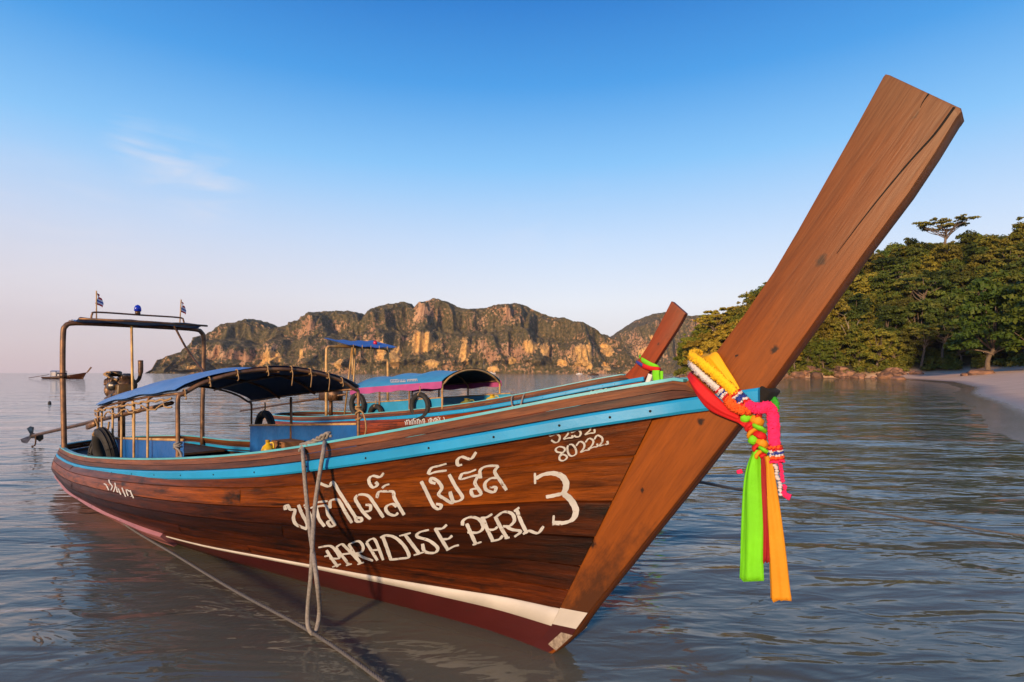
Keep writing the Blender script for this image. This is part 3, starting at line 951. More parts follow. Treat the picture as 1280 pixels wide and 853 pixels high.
# ------------------------------------------------------------------ longtail boats
# hull lines in boat coordinates: x forward from the foot of the stem, y to port, z up from the water
ST = np.linspace(0, 1, 14)
S_u = [-8.95, -8.88, -8.65, -8.30, -7.3, -6.2, -5.1, -4, -3, -2, -1, -.2, .4, .74]
S_b = [0, .36, .68, .90, .98, 1.02, 1.03, 1.00, .94, .83, .66, .46, .24, .085]
S_z = [.44, .44, .44, .44, .455, .51, .60, .699, .804, .931, 1.102, 1.262, 1.391, 1.458]
W_u = [-8.70, -8.62, -8.4, -8.0, -7.0, -6.0, -5.05, -4.15, -3.2, -2.35, -1.5, -.85, -.35, .03]
W_b = [0, .30, .56, .74, .83, .88, .87, .81, .68, .50, .32, .19, .10, .065]
W_z = [.02, .02, .02, .02, .01, 0, 0, 0, 0, 0, .01, .03, .07, .11]
K_u = [-8.45, -8.38, -8.2, -7.8, -6.9, -5.9, -5.0, -4.15, -3.3, -2.5, -1.7, -1.0, -.45, -.05]
K_b = [0, .03, .05, .06, .06, .06, .06, .06, .06, .06, .06, .06, .06, .06]
K_z = [-.06, -.08, -.10, -.16, -.24, -.28, -.30, -.30, -.28, -.25, -.20, -.15, -.10, -.05]
TW = .36
def hull_pt(q, t, side=-1, off=0.0):
    q, t = np.broadcast_arrays(np.asarray(q, float), np.asarray(t, float))
    K = np.stack([pchip(ST, a, q) for a in (K_u, K_b, K_z)], -1)
    W = np.stack([pchip(ST, a, q) for a in (W_u, W_b, W_z)], -1)
    S = np.stack([pchip(ST, a, q) for a in (S_u, S_b, S_z)], -1)
    t = t[..., None]
    l0 = (t - TW) * (t - 1) / (TW); l1 = t * (t - 1) / (TW * (TW - 1)); l2 = t * (t - TW) / (1 - TW)
    P = K * l0 + W * l1 + S * l2
    P[..., 1] = np.maximum(P[..., 1], 0)
    if np.ndim(off) or off:
        e = 1e-3
        a = hull_pt(np.clip(q + e, 0, 1), t[..., 0], 1) - hull_pt(np.clip(q - e, 0, 1), t[..., 0], 1)
        b = hull_pt(q, t[..., 0] + e, 1) - hull_pt(q, t[..., 0] - e, 1)
        n = np.cross(a, b); n /= np.linalg.norm(n, axis=-1)[..., None] + 1e-9
        n = np.where((n[..., 1:2] < 0), -n, n)
        n = np.where((np.abs(n[..., 1:2]) < .02) & (n[..., 0:1] > 0), -n, n)
        P = P + n * (np.asarray(off)[..., None] if np.ndim(off) else off)
        P[..., 1] = np.maximum(P[..., 1], 0)
    P[..., 1] *= -side * -1 if side == 1 else -1
    return P
def sheer(q, side, dy=0.0, dz=0.0):
    """sheer line moved dy outwards (in plan) and dz up"""
    u, b, z = (pchip(ST, a, q) for a in (S_u, S_b, S_z))
    tu, tb = np.gradient(u), np.gradient(b)
    L = np.hypot(tu, tb) + 1e-9
    nu, nb = -tb / L, tu / L
    return np.stack([u + nu * dy, side * np.maximum(b + nb * dy, 0), z + dz], -1)
QS = np.concatenate([np.linspace(0, .23, 22)[:-1], np.linspace(.23, 1, 44)])
def t_at_z(q, zt):
    """t on the hull where the height is zt"""
    tt = np.linspace(.2, 1, 120)
    out = []
    for a, z in zip(q, zt):
        zz = hull_pt(np.full(120, a), tt)[..., 2]
        out.append(np.interp(z, zz, tt))
    return np.array(out)

STEM_SIDE = [(1.662, 2.749), (1.539, 2.525), (1.347, 2.189), (1.255, 2.036), (1.134, 1.863), (1.006, 1.699), (.80, 1.50), (.58, 1.339), (.31, .918),
             (-.09, .287), (-.16, .06), (-.10, -.10), (.00, -.06), (.095, .03), (.20, .143), (.31, .305), (.618, .714), (.904, 1.094), (1.106, 1.369), (1.262, 1.574), (1.424, 1.814), (1.594, 2.065),
             (1.741, 2.272), (1.821, 2.402), (1.880, 2.508), (1.897, 2.527), (1.890, 2.543), (1.873, 2.558)]
STEM_HALF = .065

def strip(P0, P1, off=None):
    return [P0, P1]

def make_hull(root, tints, white_top, red_top, seed):
    r_ = np.random.default_rng(seed)
    q = QS
    uu = pchip(ST, S_u, q)
    zw = np.interp(uu, white_top[0], white_top[1]); zr = np.interp(uu, red_top[0], red_top[1])
    tw, tr = t_at_z(q, zw), t_at_z(q, zr)
    NP = 6
    edges = [0, .15, .31, .47, .64, .82, 1.0]
    Ls = np.concatenate([[0], np.cumsum(np.linalg.norm(np.diff(hull_pt(q, .8 * np.ones_like(q)), axis=0), axis=1))])
    for side in (-1, 1):
        for k in range(NP):
            f0, f1 = edges[k], edges[k + 1]
            # each strake is two or three boards butted end to end
            cuts = sorted([0] + [int(len(q) * c) for c in ((.38 + .3 * r_.random(),) if k % 2 else (.26 + .12 * r_.random(), .62 + .2 * r_.random()))] + [len(q) - 1])
            for c0, c1 in zip(cuts[:-1], cuts[1:]):
                qi = q[c0:c1 + 1]
                rows, uv = [], []
                for w, o in ((0, -.013), (.03, 0), (.5, .002), (.97, 0), (1, -.013)):
                    f = f0 + (f1 - f0) * w
                    t = tw[c0:c1 + 1] + (1 - tw[c0:c1 + 1]) * f
                    of = np.full(len(qi), o)
                    if c0 > 0: of[0] = -.004
                    rows.append(hull_pt(qi, t, side, of)); uv.append(np.stack([Ls[c0:c1 + 1], np.full(len(qi), f * .9)], -1))
                P, T = np.stack(rows, 1), np.stack(uv, 1)
                g = G(); g.grid(P if side == -1 else P[:, ::-1], T if side == -1 else T[:, ::-1])
                b = 1 + r_.normal(0, .10)
                g.build('plank', M['hull'], root, auto=14, color=tuple(c * b for c in tints[k]))
        # bottom: antifouling below the painted line
        rows = [hull_pt(q, tr * f, side, .002) for f in (0, .2, .4, .55, .7, .8, .9, 1)]
        P = np.stack(rows, 1); T = np.stack([np.stack([Ls, np.full(len(q), f)], -1) for f in np.linspace(0, .6, 8)], 1)
        g = G(); g.grid(P if side == -1 else P[:, ::-1], T)
        g.build('bottom_paint', M['red'], root)
        rows = [hull_pt(q, tr + (tw - tr) * f - (.004 if f == 0 else 0), side, .004 if 0 < f < 1 else -.004) for f in (0, .02, .5, .98, 1)]
        P = np.stack(rows, 1); T = np.stack([np.stack([Ls, np.full(len(q), f * .1)], -1) for f in (0, .02, .5, .98, 1)], 1)
        g = G(); g.grid(P if side == -1 else P[:, ::-1], T)
        g.build('painted_stripe', M['white'], root)
        # inner lining
        rows = [hull_pt(q, np.full_like(q, t), side, -.045) for t in np.linspace(.12, 1.0, 9)]
        P = np.stack(rows, 1); T = np.stack([np.stack([Ls, np.full(len(q), f)], -1) for f in np.linspace(0, 1, 9)], 1)
        g = G(); g.grid(P if side == 1 else P[:, ::-1], T)
        g.build('inner_lining', M['inner'], root)
    return Ls

def rail(root, name, mat, prof, side, q=QS, tail=None, color=None, auto=20):
    """sweep a closed cross-section [(outwards, up)...] along the sheer"""
    rows = [sheer(q, side, a, b) for a, b in prof]
    P = np.stack(rows, 1)
    if tail is not None:
        ext = []
        for (u, v, *k) in tail:
            k = k[0] if k else 1
            ext.append([(u, side * (v + a), pchip(ST, S_z, 1.0) + (u - .74) * .17 + b * k) for a, b in prof])
        P = np.concatenate([P, np.array(ext)], 0)
    L = np.concatenate([[0], np.cumsum(np.linalg.norm(np.diff(P[:, 0], axis=0), axis=1))])
    n = len(prof)
    T = np.stack([np.stack([L, np.full(len(L), k * .05)], -1) for k in range(n)], 1)
    g = G(); g.grid(P, T, close=True)
    m = len(g.v)
    g.f.append(tuple(range(m - n, m)))
    return g.build(name, mat, root, auto=auto, color=color)

def make_stem(root, scale_top=1.0, knots=True, width=1.0):
    pts = []
    for u, z in STEM_SIDE:
        if z > 1.6:
            f = (z - 1.6)
            c = (1.25 + .62 * f / 1.0)          # centre line of the raised part
            u = 1.6 * 0 + (c + (u - c) * width)
            z = 1.6 + f * scale_top; u = u - .62 * f * (1 - scale_top)
        pts.append((u, z))
    g = G()
    n = len(pts)
    ax = np.array((.575, .818))
    v, t = [], []
    for s in (-1, 1):
        for u, z in pts:
            half = STEM_HALF
            v.append((u, s * half, z)); t.append((u * ax[0] + z * ax[1], u * ax[1] - z * ax[0] + (0 if s < 0 else 1.7)))
    f = [tuple(range(n)), tuple(range(2 * n - 1, n - 1, -1))]
    f += [(i, i + n, (i + 1) % n + n, (i + 1) % n) for i in range(n)]
    g.add(v, f, t)
    return g.build('stem_post', M['stem'], root, bevel=.018, smooth=True, auto=30)

def make_longtail(name, loc, rz, tints, white_top, red_top, seed, label, stem_scale=1.0, stem_width=1.0):
    root = empty(name, loc, rz)
    tag(root, label, 'boat')
    make_hull(root, tints, white_top, red_top, seed)
    st = make_stem(root, stem_scale, width=stem_width)
    for side in (-1, 1):
        rail(root, 'rub_strake', M['turq'], [(-.004, -.075), (.026, -.072), (.034, -.060), (.034, -.014), (.026, -.003), (-.004, 0)], side,
             tail=[(.86, .070), (1.0, .068), (1.205, .066)])
        if True:
            qb = np.linspace(.10, .99, 22)
            for pb in sheer(qb, side, .036, -.036):
                g = G(); g.tube([pb - (0, side * .006, 0), pb + (0, side * .001, 0)], .0065, 7); g.build('bolt', M['crack'], root)
        rail(root, 'washboard', M['rail'], [(-.002, .003), (.020, .005), (.008, .045), (-.022, .046)], side, color=(.75, .62, .6), tail=[(.80, .078, 1), (.86, .074, .8), (.93, .068, .3)])
        rail(root, 'washboard', M['rail'], [(-.018, .048), (.004, .049), (-.012, .092), (-.040, .092)], side, color=(1.5, 1.25, 1.0), tail=[(.80, .078, 1), (.86, .074, .8), (.93, .068, .3)])
        rail(root, 'capping', M['cap'], [(-.052, .0935), (-.006, .0935), (-.006, .108), (-.052, .108)], side, tail=[(.80, .078, 1), (.85, .075, .85)])
    # painted foot of the stem, and the bare worn end of the keel
    for side in (-1, 1):
        y = side * (STEM_HALF + .003)
        g = G(); g.add([(.005, y, .262), (.302, y, .300), (.225, y, .190), (-.03, y, .158)], [(0, 1, 2, 3)], [(0, 0), (.3, 0), (.3, .1), (0, .1)])
        g.build('painted_stripe', M['white'], root, smooth=False)
        g = G(); g.add([(-.03, y, .157), (.225, y, .189), (.205, y, .155), (.12, y, .075), (.05, y, .01), (-.10, y, -.08)], [(0, 1, 2, 3, 4, 5)])
        g.build('bottom_paint', M['red'], root, smooth=False)
        y = side * (STEM_HALF + .005)
        g = G(); g.add([(.205, y, .150), (.125, y, .142), (.03, y, .045), (.088, y, .027)], [(0, 1, 2, 3)])
        g.build('worn_keel_end', M['bare'], root, smooth=False)
    # foredeck boards
    for k in range(7):
        u0 = -.55 + k * .16
        g = G()
        def bw(u): return float(np.interp(u, S_u, S_b)) - .03
        z0 = float(np.interp(u0, S_u, S_z)) + .01; z1 = float(np.interp(u0 + .155, S_u, S_z)) + .01
        a, b = max(bw(u0), .03), max(bw(u0 + .155), .03)
        v = [(u0, -a, z0), (u0, a, z0), (u0 + .155, b, z1), (u0 + .155, -b, z1)]
        v += [(p[0], p[1], p[2] - .025) for p in v]
        g.add(v, [(3, 2, 1, 0), (4, 5, 6, 7), (0, 1, 5, 4), (1, 2, 6, 5), (2, 3, 7, 6), (3, 0, 4, 7)], [(p[1], p[0]) for p in v])
        g.build('deck_board', M['deck'], root, smooth=False)
    # floor boards, lengthwise
    for k in range(8):
        y0 = -.72 + k * .18
        a = -7.4; b = -2.9 - 1.3 * abs(y0 + .09) ** 1.5 * 1.6
        g = G(); g.box(((a + b) / 2, y0 + .09, .22), (b - a, .172, .025)); g.build('floor_board', M['deck'], root, smooth=False)
    # thwarts
    for u in (-3.0, -4.55, -5.6):
        b = float(np.interp(u, S_u, S_b)) - .05; z = float(np.interp(u, S_u, S_z)) - .12
        g = G(); g.box((u, 0, z), (.28, 2 * b, .04)); g.build('thwart', M['deck'], root, smooth=False, bevel=.006)
    # stern platform boards
    for k in range(8):
        u0 = -8.72 + k * .2
        b = float(np.interp(u0 + .1, S_u, S_b)) - .05
        g = G(); g.box((u0 + .1, 0, .40), (.19, 2 * b, .03)); g.build('stern_board', M['deck'], root, smooth=False, color=(.5, .45, .42))
    return root, st

def bow_pts(u, half, z0, eave, crown, n=15):
    """a pipe bow: up one side, over in a shallow arc, down the other"""
    p = [(u, -half, z0), (u, -half, z0 + (eave - z0) * .5), (u, -half, eave - .05), (u, -half + .02, eave - .012)]
    for k in range(n):
        a = k / (n - 1) * 2 - 1
        v = a * (half - .05)
        p.append((u, v, eave + (crown - eave) * (1 - a * a) ** .8 if abs(a) < 1 else eave))
    p += [(u, half - .02, eave - .012), (u, half, eave - .05), (u, half, z0 + (eave - z0) * .5), (u, half, z0)]
    return p

def canopy(root, us, half, eaves, crowns, mat, over=.06, name='canopy', drop=.0):
    nu, nv = 26, 25
    P = np.zeros((nu, nv, 3)); T = np.zeros((nu, nv, 2))
    uf = np.linspace(us[0], us[-1], nu)
    for i, u in enumerate(uf):
        e = np.interp(-u, [-x for x in us], eaves); c = np.interp(-u, [-x for x in us], crowns)
        sag = .040 * abs(math.sin((u - us[0]) / (us[1] - us[0]) * math.pi))
        for j in range(nv):
            a = j / (nv - 1) * 2 - 1
            hh = half + over * .4
            z = e + (c - e) * max(1 - a * a, 0) ** .8 + .03 - sag * (1 - a * a)
            if abs(a) > .93: z -= (abs(a) - .93) / .07 * drop
            P[i, j] = (u, a * hh, z + .006 * math.sin(7 * u + 5 * a) + .005 * math.sin(23 * u + 9 * a * a) * (1 - a * a)); T[i, j] = (u, a)
    g = G(); g.grid(P, T)
    n = len(g.v)
    Q = P.copy(); Q[..., 2] -= .004
    g.grid(Q[:, ::-1], T)
    return g.build(name, mat, root)

def torus_pts(c, r, axis_u, axis_v, n=28, squash=1.0):
    c, a, b = np.array(c, float), np.array(axis_u, float), np.array(axis_v, float)
    t = np.linspace(0, 2 * math.pi, n, endpoint=True)
    return c + r * (np.cos(t)[:, None] * a + squash * np.sin(t)[:, None] * b)

def tyre(c, r, root_mat, au, av, label, cat='tyre', group=None, tube_r=.055, squash=1.0):
    base = Vector(c)
    g = G(); g.tube(torus_pts((0, 0, 0), r, au, av, squash=squash), tube_r, 10, cap=False)
    o = g.build('tyre_fender', M['rubber'])
    o.matrix_world = root_mat @ Matrix.Translation(base)
    tag(o, label, cat, group)
    # tread ribs and the rope it hangs from
    g = G()
    for s in (-.55, 0, .55):
        off = np.cross(au, av) * tube_r * s
        g.tube(torus_pts(off, r + tube_r * (.86 if s else 1.0), au, av, squash=squash), .007, 5, cap=False)
    t = g.build('tread_rib', M['rubber'], o)
    g = G()
    p = np.array(av) * (r * squash)
    g.tube(spline([p * .88, p * 1.02 + np.cross(au, av) * tube_r * 1.1, p * 1.3, p * 1.75], 6), .011, 6)
    g.build('lashing', M['rope2'], o)
    return o

# ---- the near boat
HD = Vector((.743, -.669))
P0 = (.23, 3.33, 0.0)
RZ = math.atan2(HD.y, HD.x)
B1 = Matrix.Translation(P0) @ Matrix.Rotation(RZ, 4, 'Z')
F = 711.1
def ray_at(px, py):
    return Vector(((px - 640) / F, 1.0, (466 - py) / F))
def loc(px, py, v, Bm=None, z=None):
    """point of boat coordinates on the lengthwise plane y = v"""
    Bi = (Bm or B1).inverted()
    o = Bi @ Vector((0, 0, EYE)); d = Bi.to_3x3() @ ray_at(px, py)
    k = (v - o.y) / d.y
    return np.array(o + d * k)
TINT1 = [(.62, .44, .38), (.28, .21, .20), (.16, .13, .13), (.34, .27, .25), (1.25, 1.15, 1.0), (.90, .78, .72)]  # lower strakes darkened for dark wood and for the hull's own shade
WT = ([-9, -6, -4.6, -3, -1.5, -.5, .3, .8], [.03, .06, .10, .15, .20, .225, .25, .27])
RT = ([-9, -6, -4.6, -3, -1.5, -.5, .3, .8], [.02, .045, .085, .134, .172, .172, .160, .155])
boat, stem = make_longtail('longtail_boat', P0, RZ, TINT1, WT, RT, 11, 'varnished wooden longtail boat lettered PARADISE PERL 3 with a tall raked bow plank')

# worn iron strap where the rub strakes meet round the stem
g = G(); c_ = loc(958, 494, 0.0)
g.box(c_, (.05, .15, .075), Matrix.Rotation(R(35), 3, 'Y')); g.build('stem_strap', M['crack'], boat, bevel=.01)
# crack and a split in the raised bow plank
def on_stem(pts, w, name):
    g = G()
    P = [loc(px, py, -STEM_HALF - .0015) for px, py in pts]
    P = spline(P, 4)
    n = len(P)
    ww = w * np.sin(np.linspace(.0, 1, n) * math.pi * .55 + .02) if False else np.linspace(w * .25, w, n)
    d = np.array((.818, 0, -.575))
    rows = np.stack([P - d * ww[:, None], P + d * ww[:, None]], 1)
    g.grid(rows)
    g.build(name, M['crack'], boat, smooth=False)
on_stem([(1046, 317), (1064, 293), (1083, 268), (1107, 238), (1138, 201), (1168, 168), (1193, 134)], .0045, 'crack')
on_stem([(1150, 135), (1154, 127), (1161, 117)], .0028, 'crack')

# canopy frame and tarpaulin
us = [-3.4, -4.3, -5.2, -6.1]
eav = [1.42, 1.36, 1.28, 1.19]; crw = [1.635, 1.625, 1.55, 1.43]
frame = empty('canopy_frame'); frame.parent = boat
for u, e, c in zip(us, eav, crw):
    zg = float(np.interp(u, S_u, S_z)) + .02
    pts = bow_pts(u, .90, zg, e, c)
    if u in (-4.3, -5.2): pts = pts[3:-3]
    g = G(); g.tube(spline(pts, 3), .019 if u > -4 else .014, 8); g.build('pipe_bow', M['pipe'], frame)
g = G(); g.tube([(-4.9, .88, .6), (-4.9, .885, .95), (-4.9, .88, 1.29)], .017, 8); g.build('post', M['pipe'], frame)
for u, e, c in ():
    pass
for v in (-.87, -.4, 0, .4, .87):
    a = abs(v) / .9
    zf = [e + (c - e) * max(1 - a * a, 0) ** .8 - .025 for e, c in zip(eav, crw)]
    g = G(); g.tube([(u, v, z) for u, z in zip(us, zf)], .013, 7); g.build('stringer', M['pipe'], frame)
canopy(boat, us, .90, eav, crw, M['tarp'])
# ties that hold the tarpaulin to the front bow
fr = np.array(spline(bow_pts(-3.4, .90, .78, 1.42, 1.635), 3))
for k in (12, 17, 23, 30, 36, 41, 46, 50):
    if k < len(fr):
        p = fr[k]
        g = G(); g.tube(torus_pts(p + (0, 0, .004), .030, (1, 0, 0), (0, 0, 1), 14), .006, 5, cap=False)
        g.tube(spline([p + (.028, 0, 0), p + (.035, .005, -.05), p + (.03, -.004, (-.06, -.16, -.045, -.07, -.05)[k % 5])], 4), .005, 5)
        g.build('tie', M['rope2'], boat)
# side spray cloths hung between the posts
def spray(v, u0, u1, z0a, z0b, z1a, z1b, mat, parent, Nm='spray_cloth'):
    nu, nv = 24, 6
    P = np.zeros((nu, nv, 3)); T = np.zeros((nu, nv, 2))
    for i in range(nu):
        a = i / (nu - 1)
        for j in range(nv):
            b = j / (nv - 1)
            zt, zb = z1a + (z1b - z1a) * a, z0a + (z0b - z0a) * a
            z = zb + (zt - zb) * b
            P[i, j] = (u0 + (u1 - u0) * a, v + .012 * math.sin(a * 19) * (1 - b) + .006 * math.sin(a * 43 + 2 * b), z + (.008 * math.cos(a * 38) if j == nv - 1 else 0))
            T[i, j] = (a * 2.7, b * .4)
    g = G(); g.grid(P, T); Q = P.copy(); Q[..., 1] += .003; g.grid(Q[:, ::-1], T)
    o = g.build(Nm, mat, parent)
    g = G(); g.tube([(u0, v, z1a + .006), ((u0 + u1) / 2, v, (z1a + z1b) / 2 + .004), (u1, v, z1b + .006)], .013, 7)
    g.build('cloth_rail', M['bamboo'], parent)
    return o
spray(.875, -6.1, -3.4, .42, .62, .85, 1.03, M['panel'], boat)
spray(-.84, -6.1, -3.45, .42, .62, .82, 1.0, M['panel'], boat)
# lashing rope and sticks at the aft eave
for k, u in enumerate((-6.02, -5.55, -5.2, -4.75, -4.3)):
    e = float(np.interp(-u, [-x for x in us], eav))
    g = G(); g.tube([(u, -.88, .5), (u + .01, -.885, .8), (u, -.88, e - .02)], .012, 6); g.build('canopy_stick', M['bamboo'], boat)
p = []
for k in range(40):
    a = k / 39; u = -6.1 + 2.6 * a
    p.append((u, -.93 - .01 * math.sin(k * 1.9), float(np.interp(-u, [-x for x in us], eav)) - .035 - .02 * abs(math.sin(k * .8))))
g = G(); g.tube(p, .011, 6); g.build('eave_lashing', M['rope2'], boat)
p = [(q[0] + .05, q[1] - .012, q[2] - .03 - .05 * abs(math.sin(i * .35))) for i, q in enumerate(p)]
g = G(); g.tube(p, .008, 6); g.build('eave_lashing', M['rope2'], boat)

# stern arch with its little roof, rail, lamp, flags
arch = empty('stern_arch'); arch.parent = boat
def up(c, h):
    return np.array(c) + (0, 0, h)
za, zt = .42, 2.30
g = G(); g.tube(spline([(-7.94, -.9, za), (-7.94, -.91, 1.0), (-7.94, -.92, 1.6), (-7.94, -.915, 2.12), (-7.94, -.89, 2.25), (-7.94, -.78, zt), (-7.94, -.3, zt + .01), (-7.94, .3, zt + .01),
                      (-7.94, .78, zt), (-7.94, .89, 2.25), (-7.94, .92, 2.12), (-7.94, .915, 1.5), (-7.94, .90, 1.0), (-7.94, .90, za)], 5), .034, 10)
g.build('pipe_arch', M['pipe'], arch)
g = G(); g.tube([(-7.94, -.915, 1.52), (-7.94, -.915, 1.60)], .045, 10); g.build('collar', M['iron'], arch)
g = G(); g.tube(spline([(-7.6, -.15, .42), (-7.62, -.16, 1.3), (-7.6, -.18, zt - .02)], 5), .018, 7); g.build('prop', M['pipe2'], arch)
g = G(); g.tube(spline([(-7.5, .35, zt), (-7.1, .42, 1.9), (-6.3, .50, 1.40)], 5), .016, 7); g.build('brace', M['iron'], arch)
g = G()
P = np.zeros((10, 12, 3))
for i in range(10):
    for j in range(12):
        P[i, j] = (-8.12 + .62 * i / 9, -.80 + 1.6 * j / 11, zt + .055 + .012 * math.sin(j * 1.3 + i) - .02 * math.sin(i / 9 * math.pi))
g.grid(P); Q = P.copy(); Q[..., 2] -= .012; g.grid(Q[:, ::-1])
g.build('roof_tarpaulin', M['tarp'], arch)
for u in (-8.12, -7.5):
    g = G(); g.tube([(u, -.82, zt + .035), (u, 0, zt + .045), (u, .82, zt + .035)], .016, 7); g.build('roof_bar', M['pipe'], arch)
g = G(); g.tube(spline([(-7.8, -.62, zt + .05), (-7.8, -.61, zt + .13), (-7.8, -.54, zt + .165), (-7.8, 0, zt + .165), (-7.8, .5, zt + .165), (-7.8, .57, zt + .13), (-7.8, .58, zt + .05)], 4), .013, 7)
g.build('roof_rail', M['iron'], arch)
g = G(); g.tube([(-7.8, -.05, zt + .17), (-7.8, -.05, zt + .22)], .035, 10)
g.build('lamp_base', M['iron'], arch)
g = G(); g.tube([(-7.8, -.05, zt + .22), (-7.8, -.05, zt + .27), (-7.8, -.05, zt + .30), (-7.8, -.05, zt + .315)], [.048, .046, .032, .008], 12)
g.build('beacon_lamp', M['beacon'], arch)
for v, lean, hgt in ((-.56, .0, .42), (.52, .02, .40)):
    g = G(); g.tube([(-7.8, v, zt + .05), (-7.8, v + lean, zt + .05 + hgt)], .009, 6); pole = g.build('flag_pole', M['bamboo'], arch)
    rows = []
    for i in range(7):
        a = i / 6
        rows.append([(-7.8 - .10 * a * (1 + .2 * math.sin(b * 5)), v + lean + .09 * a + .02 * math.sin(a * 6 + b * 4), zt + .05 + hgt - .03 - b * .15 - a * .06) for b in np.linspace(0, 1, 6)])
    for c0, c1, mt in ((0, 2, 'red_cloth'), (1, 3, 'white_cloth'), (2, 4, 'blue_cloth'), (3, 5, 'white_cloth'), (4, 6, 'red_cloth')):
        g = G(); g.grid(np.array(rows)[:, c0:c1]); g.build('flag_stripe', M[mt], pole)

# engine with the long tail shaft, on a pivot at the stern
eng = empty('longtail_engine', B1 @ Vector((-7.55, -.1, .42)), RZ)
tag(eng, 'rusty car engine with long propeller shaft on the stern of the near longtail boat', 'engine')
ec = loc(152, 483, -.15) - np.array((-7.55, -.1, .42))
def epart(name, fn, mat='iron', **k):
    g = G(); fn(g); return g.build(name, M[mat], eng, **k)
tilt = Matrix.Rotation(R(-10), 3, 'Y')
epart('pivot_post', lambda g: (g.tube([(ec[0], ec[1], 0), (ec[0], ec[1], ec[2] - .12)], .05, 8), g.box(ec + (0, 0, -.15), (.66, .3, .05), tilt)))
epart('engine_block', lambda g: (g.box(ec + (0, 0, -.05), (.56, .25, .16), tilt), g.box(ec + (.02, .02, .07), (.48, .17, .10), tilt), g.box(ec + (-.05, 0, -.13), (.40, .18, .06), tilt)), bevel=.014)
epart('valve_cover', lambda g: g.box(ec + (.03, .02, .145), (.42, .12, .05), tilt, .8), 'steel', bevel=.012)
epart('flywheel_housing', lambda g: g.tube([ec + (-.27, 0, -.06), ec + (-.33, 0, -.07), ec + (-.37, 0, -.075)], [.16, .155, .12], 18))
epart('alternator', lambda g: (g.tube([ec + (.16, -.17, .0), ec + (.30, -.17, .02)], .065, 12), g.tube([ec + (.30, -.17, .02), ec + (.33, -.17, .025)], .04, 12)), 'steel')
epart('fan', lambda g: (g.tube([ec + (.30, 0, .02), ec + (.315, 0, .022)], .13, 16), g.tube([ec + (.315, 0, .022), ec + (.36, 0, .03)], .035, 10)))
epart('air_filter', lambda g: g.tube([ec + (-.10, -.06, .15), ec + (-.10, -.06, .22), ec + (-.10, -.06, .235)], [.09, .09, .06], 14))
epart('exhaust_stack', lambda g: g.tube(spline([ec + (.08, .13, .04), ec + (.10, .20, .10), ec + (.12, .22, .22), ec + (.12, .22, .40)], 4), [.026] * 8 + [.036] * 5, 8))
for k in range(4):
    epart('manifold_pipe', lambda g: g.tube(spline([ec + (-.16 + .11 * k, -.08, .08), ec + (-.17 + .11 * k, -.16, .10), ec + (-.13 + .09 * k, -.18, .02)], 5), .021, 8), 'iron')
for k in range(7):
    a = rng.random(4)
    epart('hose', lambda g: g.tube(spline([ec + (-.30 + .6 * a[0], -.12, .10), ec + (-.2 + .4 * a[1], -.18, .17 + .05 * a[2]), ec + (-.1 + .3 * a[2], -.10, .20), ec + (-.25 + .5 * a[3], .05, .14)], 6), .011 + .006 * a[0], 6), 'rubber' if k % 2 else 'rope2')
epart('fuel_can', lambda g: g.box(ec + (.40, -.06, -.06), (.16, .22, .20), None, .92), 'yellow_plastic', bevel=.02, color=(.16, .12, .3))
E1 = eng.matrix_world.copy() if False else (Matrix.Translation(B1 @ Vector((-7.55, -.1, .42))) @ Matrix.Rotation(RZ, 4, 'Z'))
def e_loc(px, py, v): return np.array(loc(px, py, v)) - np.array((-7.55, -.1, .42))
sh0, sh1 = e_loc(206, 506, -.25), e_loc(40, 545, -.45)
epart('tail_shaft', lambda g: g.tube([sh0 + (sh1 - sh0) * t for t in np.linspace(.12, 1, 8)], .032, 8))
epart('tiller', lambda g: g.tube([sh0 - (sh1 - sh0) * .03, sh0 + (sh1 - sh0) * .3], .026, 8), 'pipe')
epart('shaft_bracket', lambda g: g.box(sh0 + (sh1 - sh0) * .42 + np.array((0, 0, -.05)), (.5, .05, .09), tilt), 'pipe')
def prop_fn(g):
    ax = (sh1 - sh0) / np.linalg.norm(sh1 - sh0)
    g.tube([sh1 - ax * .08, sh1 + ax * .12], [.06, .03], 10)
    e1 = np.cross(ax, (0, 0, 1)); e1 /= np.linalg.norm(e1); e2 = np.cross(ax, e1)
    for k in range(3):
        a = k * 2.094 + .4
        d = math.cos(a) * e1 + math.sin(a) * e2; s = -math.sin(a) * e1 + math.cos(a) * e2
        q = [sh1 + d * .04 + s * .03 + ax * .03, sh1 + d * .18 + s * .07 + ax * .05, sh1 + d * .21 + ax * .0, sh1 + d * .17 - s * .07 - ax * .05, sh1 + d * .04 - s * .03 - ax * .03]
        q2 = [p + ax * .012 for p in q]
        g.add(q + q2, [(0, 1, 2, 3, 4), (9, 8, 7, 6, 5)] + [(i, (i + 1) % 5, (i + 1) % 5 + 5, i + 5) for i in range(5)])
epart('propeller', prop_fn, 'steel', smooth=False)
epart('skeg', lambda g: g.tube(spline([sh1 - (sh1 - sh0) * .05, sh1 - (sh1 - sh0) * .04 + (0, 0, -.2), sh1 + (0, 0, -.22)], 5), .014, 6))

# tyres hung along the starboard spray cloth
tyre((-5.62, -.93, .70), .23, B1, (.95, .0, .3), (0, -.25, .97), 'black tyre draped over the starboard spray cloth of the near boat', squash=1.0, tube_r=.06)
tyre((-6.35, -.80, .60), .25, B1, (.80, -.55, .2), (.25, .1, .96), 'leaning black tyre at the starboard quarter beside the stern boards', squash=.95, tube_r=.055)
tyre((-5.85, .98, .80), .22, B1, (1, 0, 0), (0, 0, 1), 'black tyre hanging over the port spray cloth of the near boat', tube_r=.05)

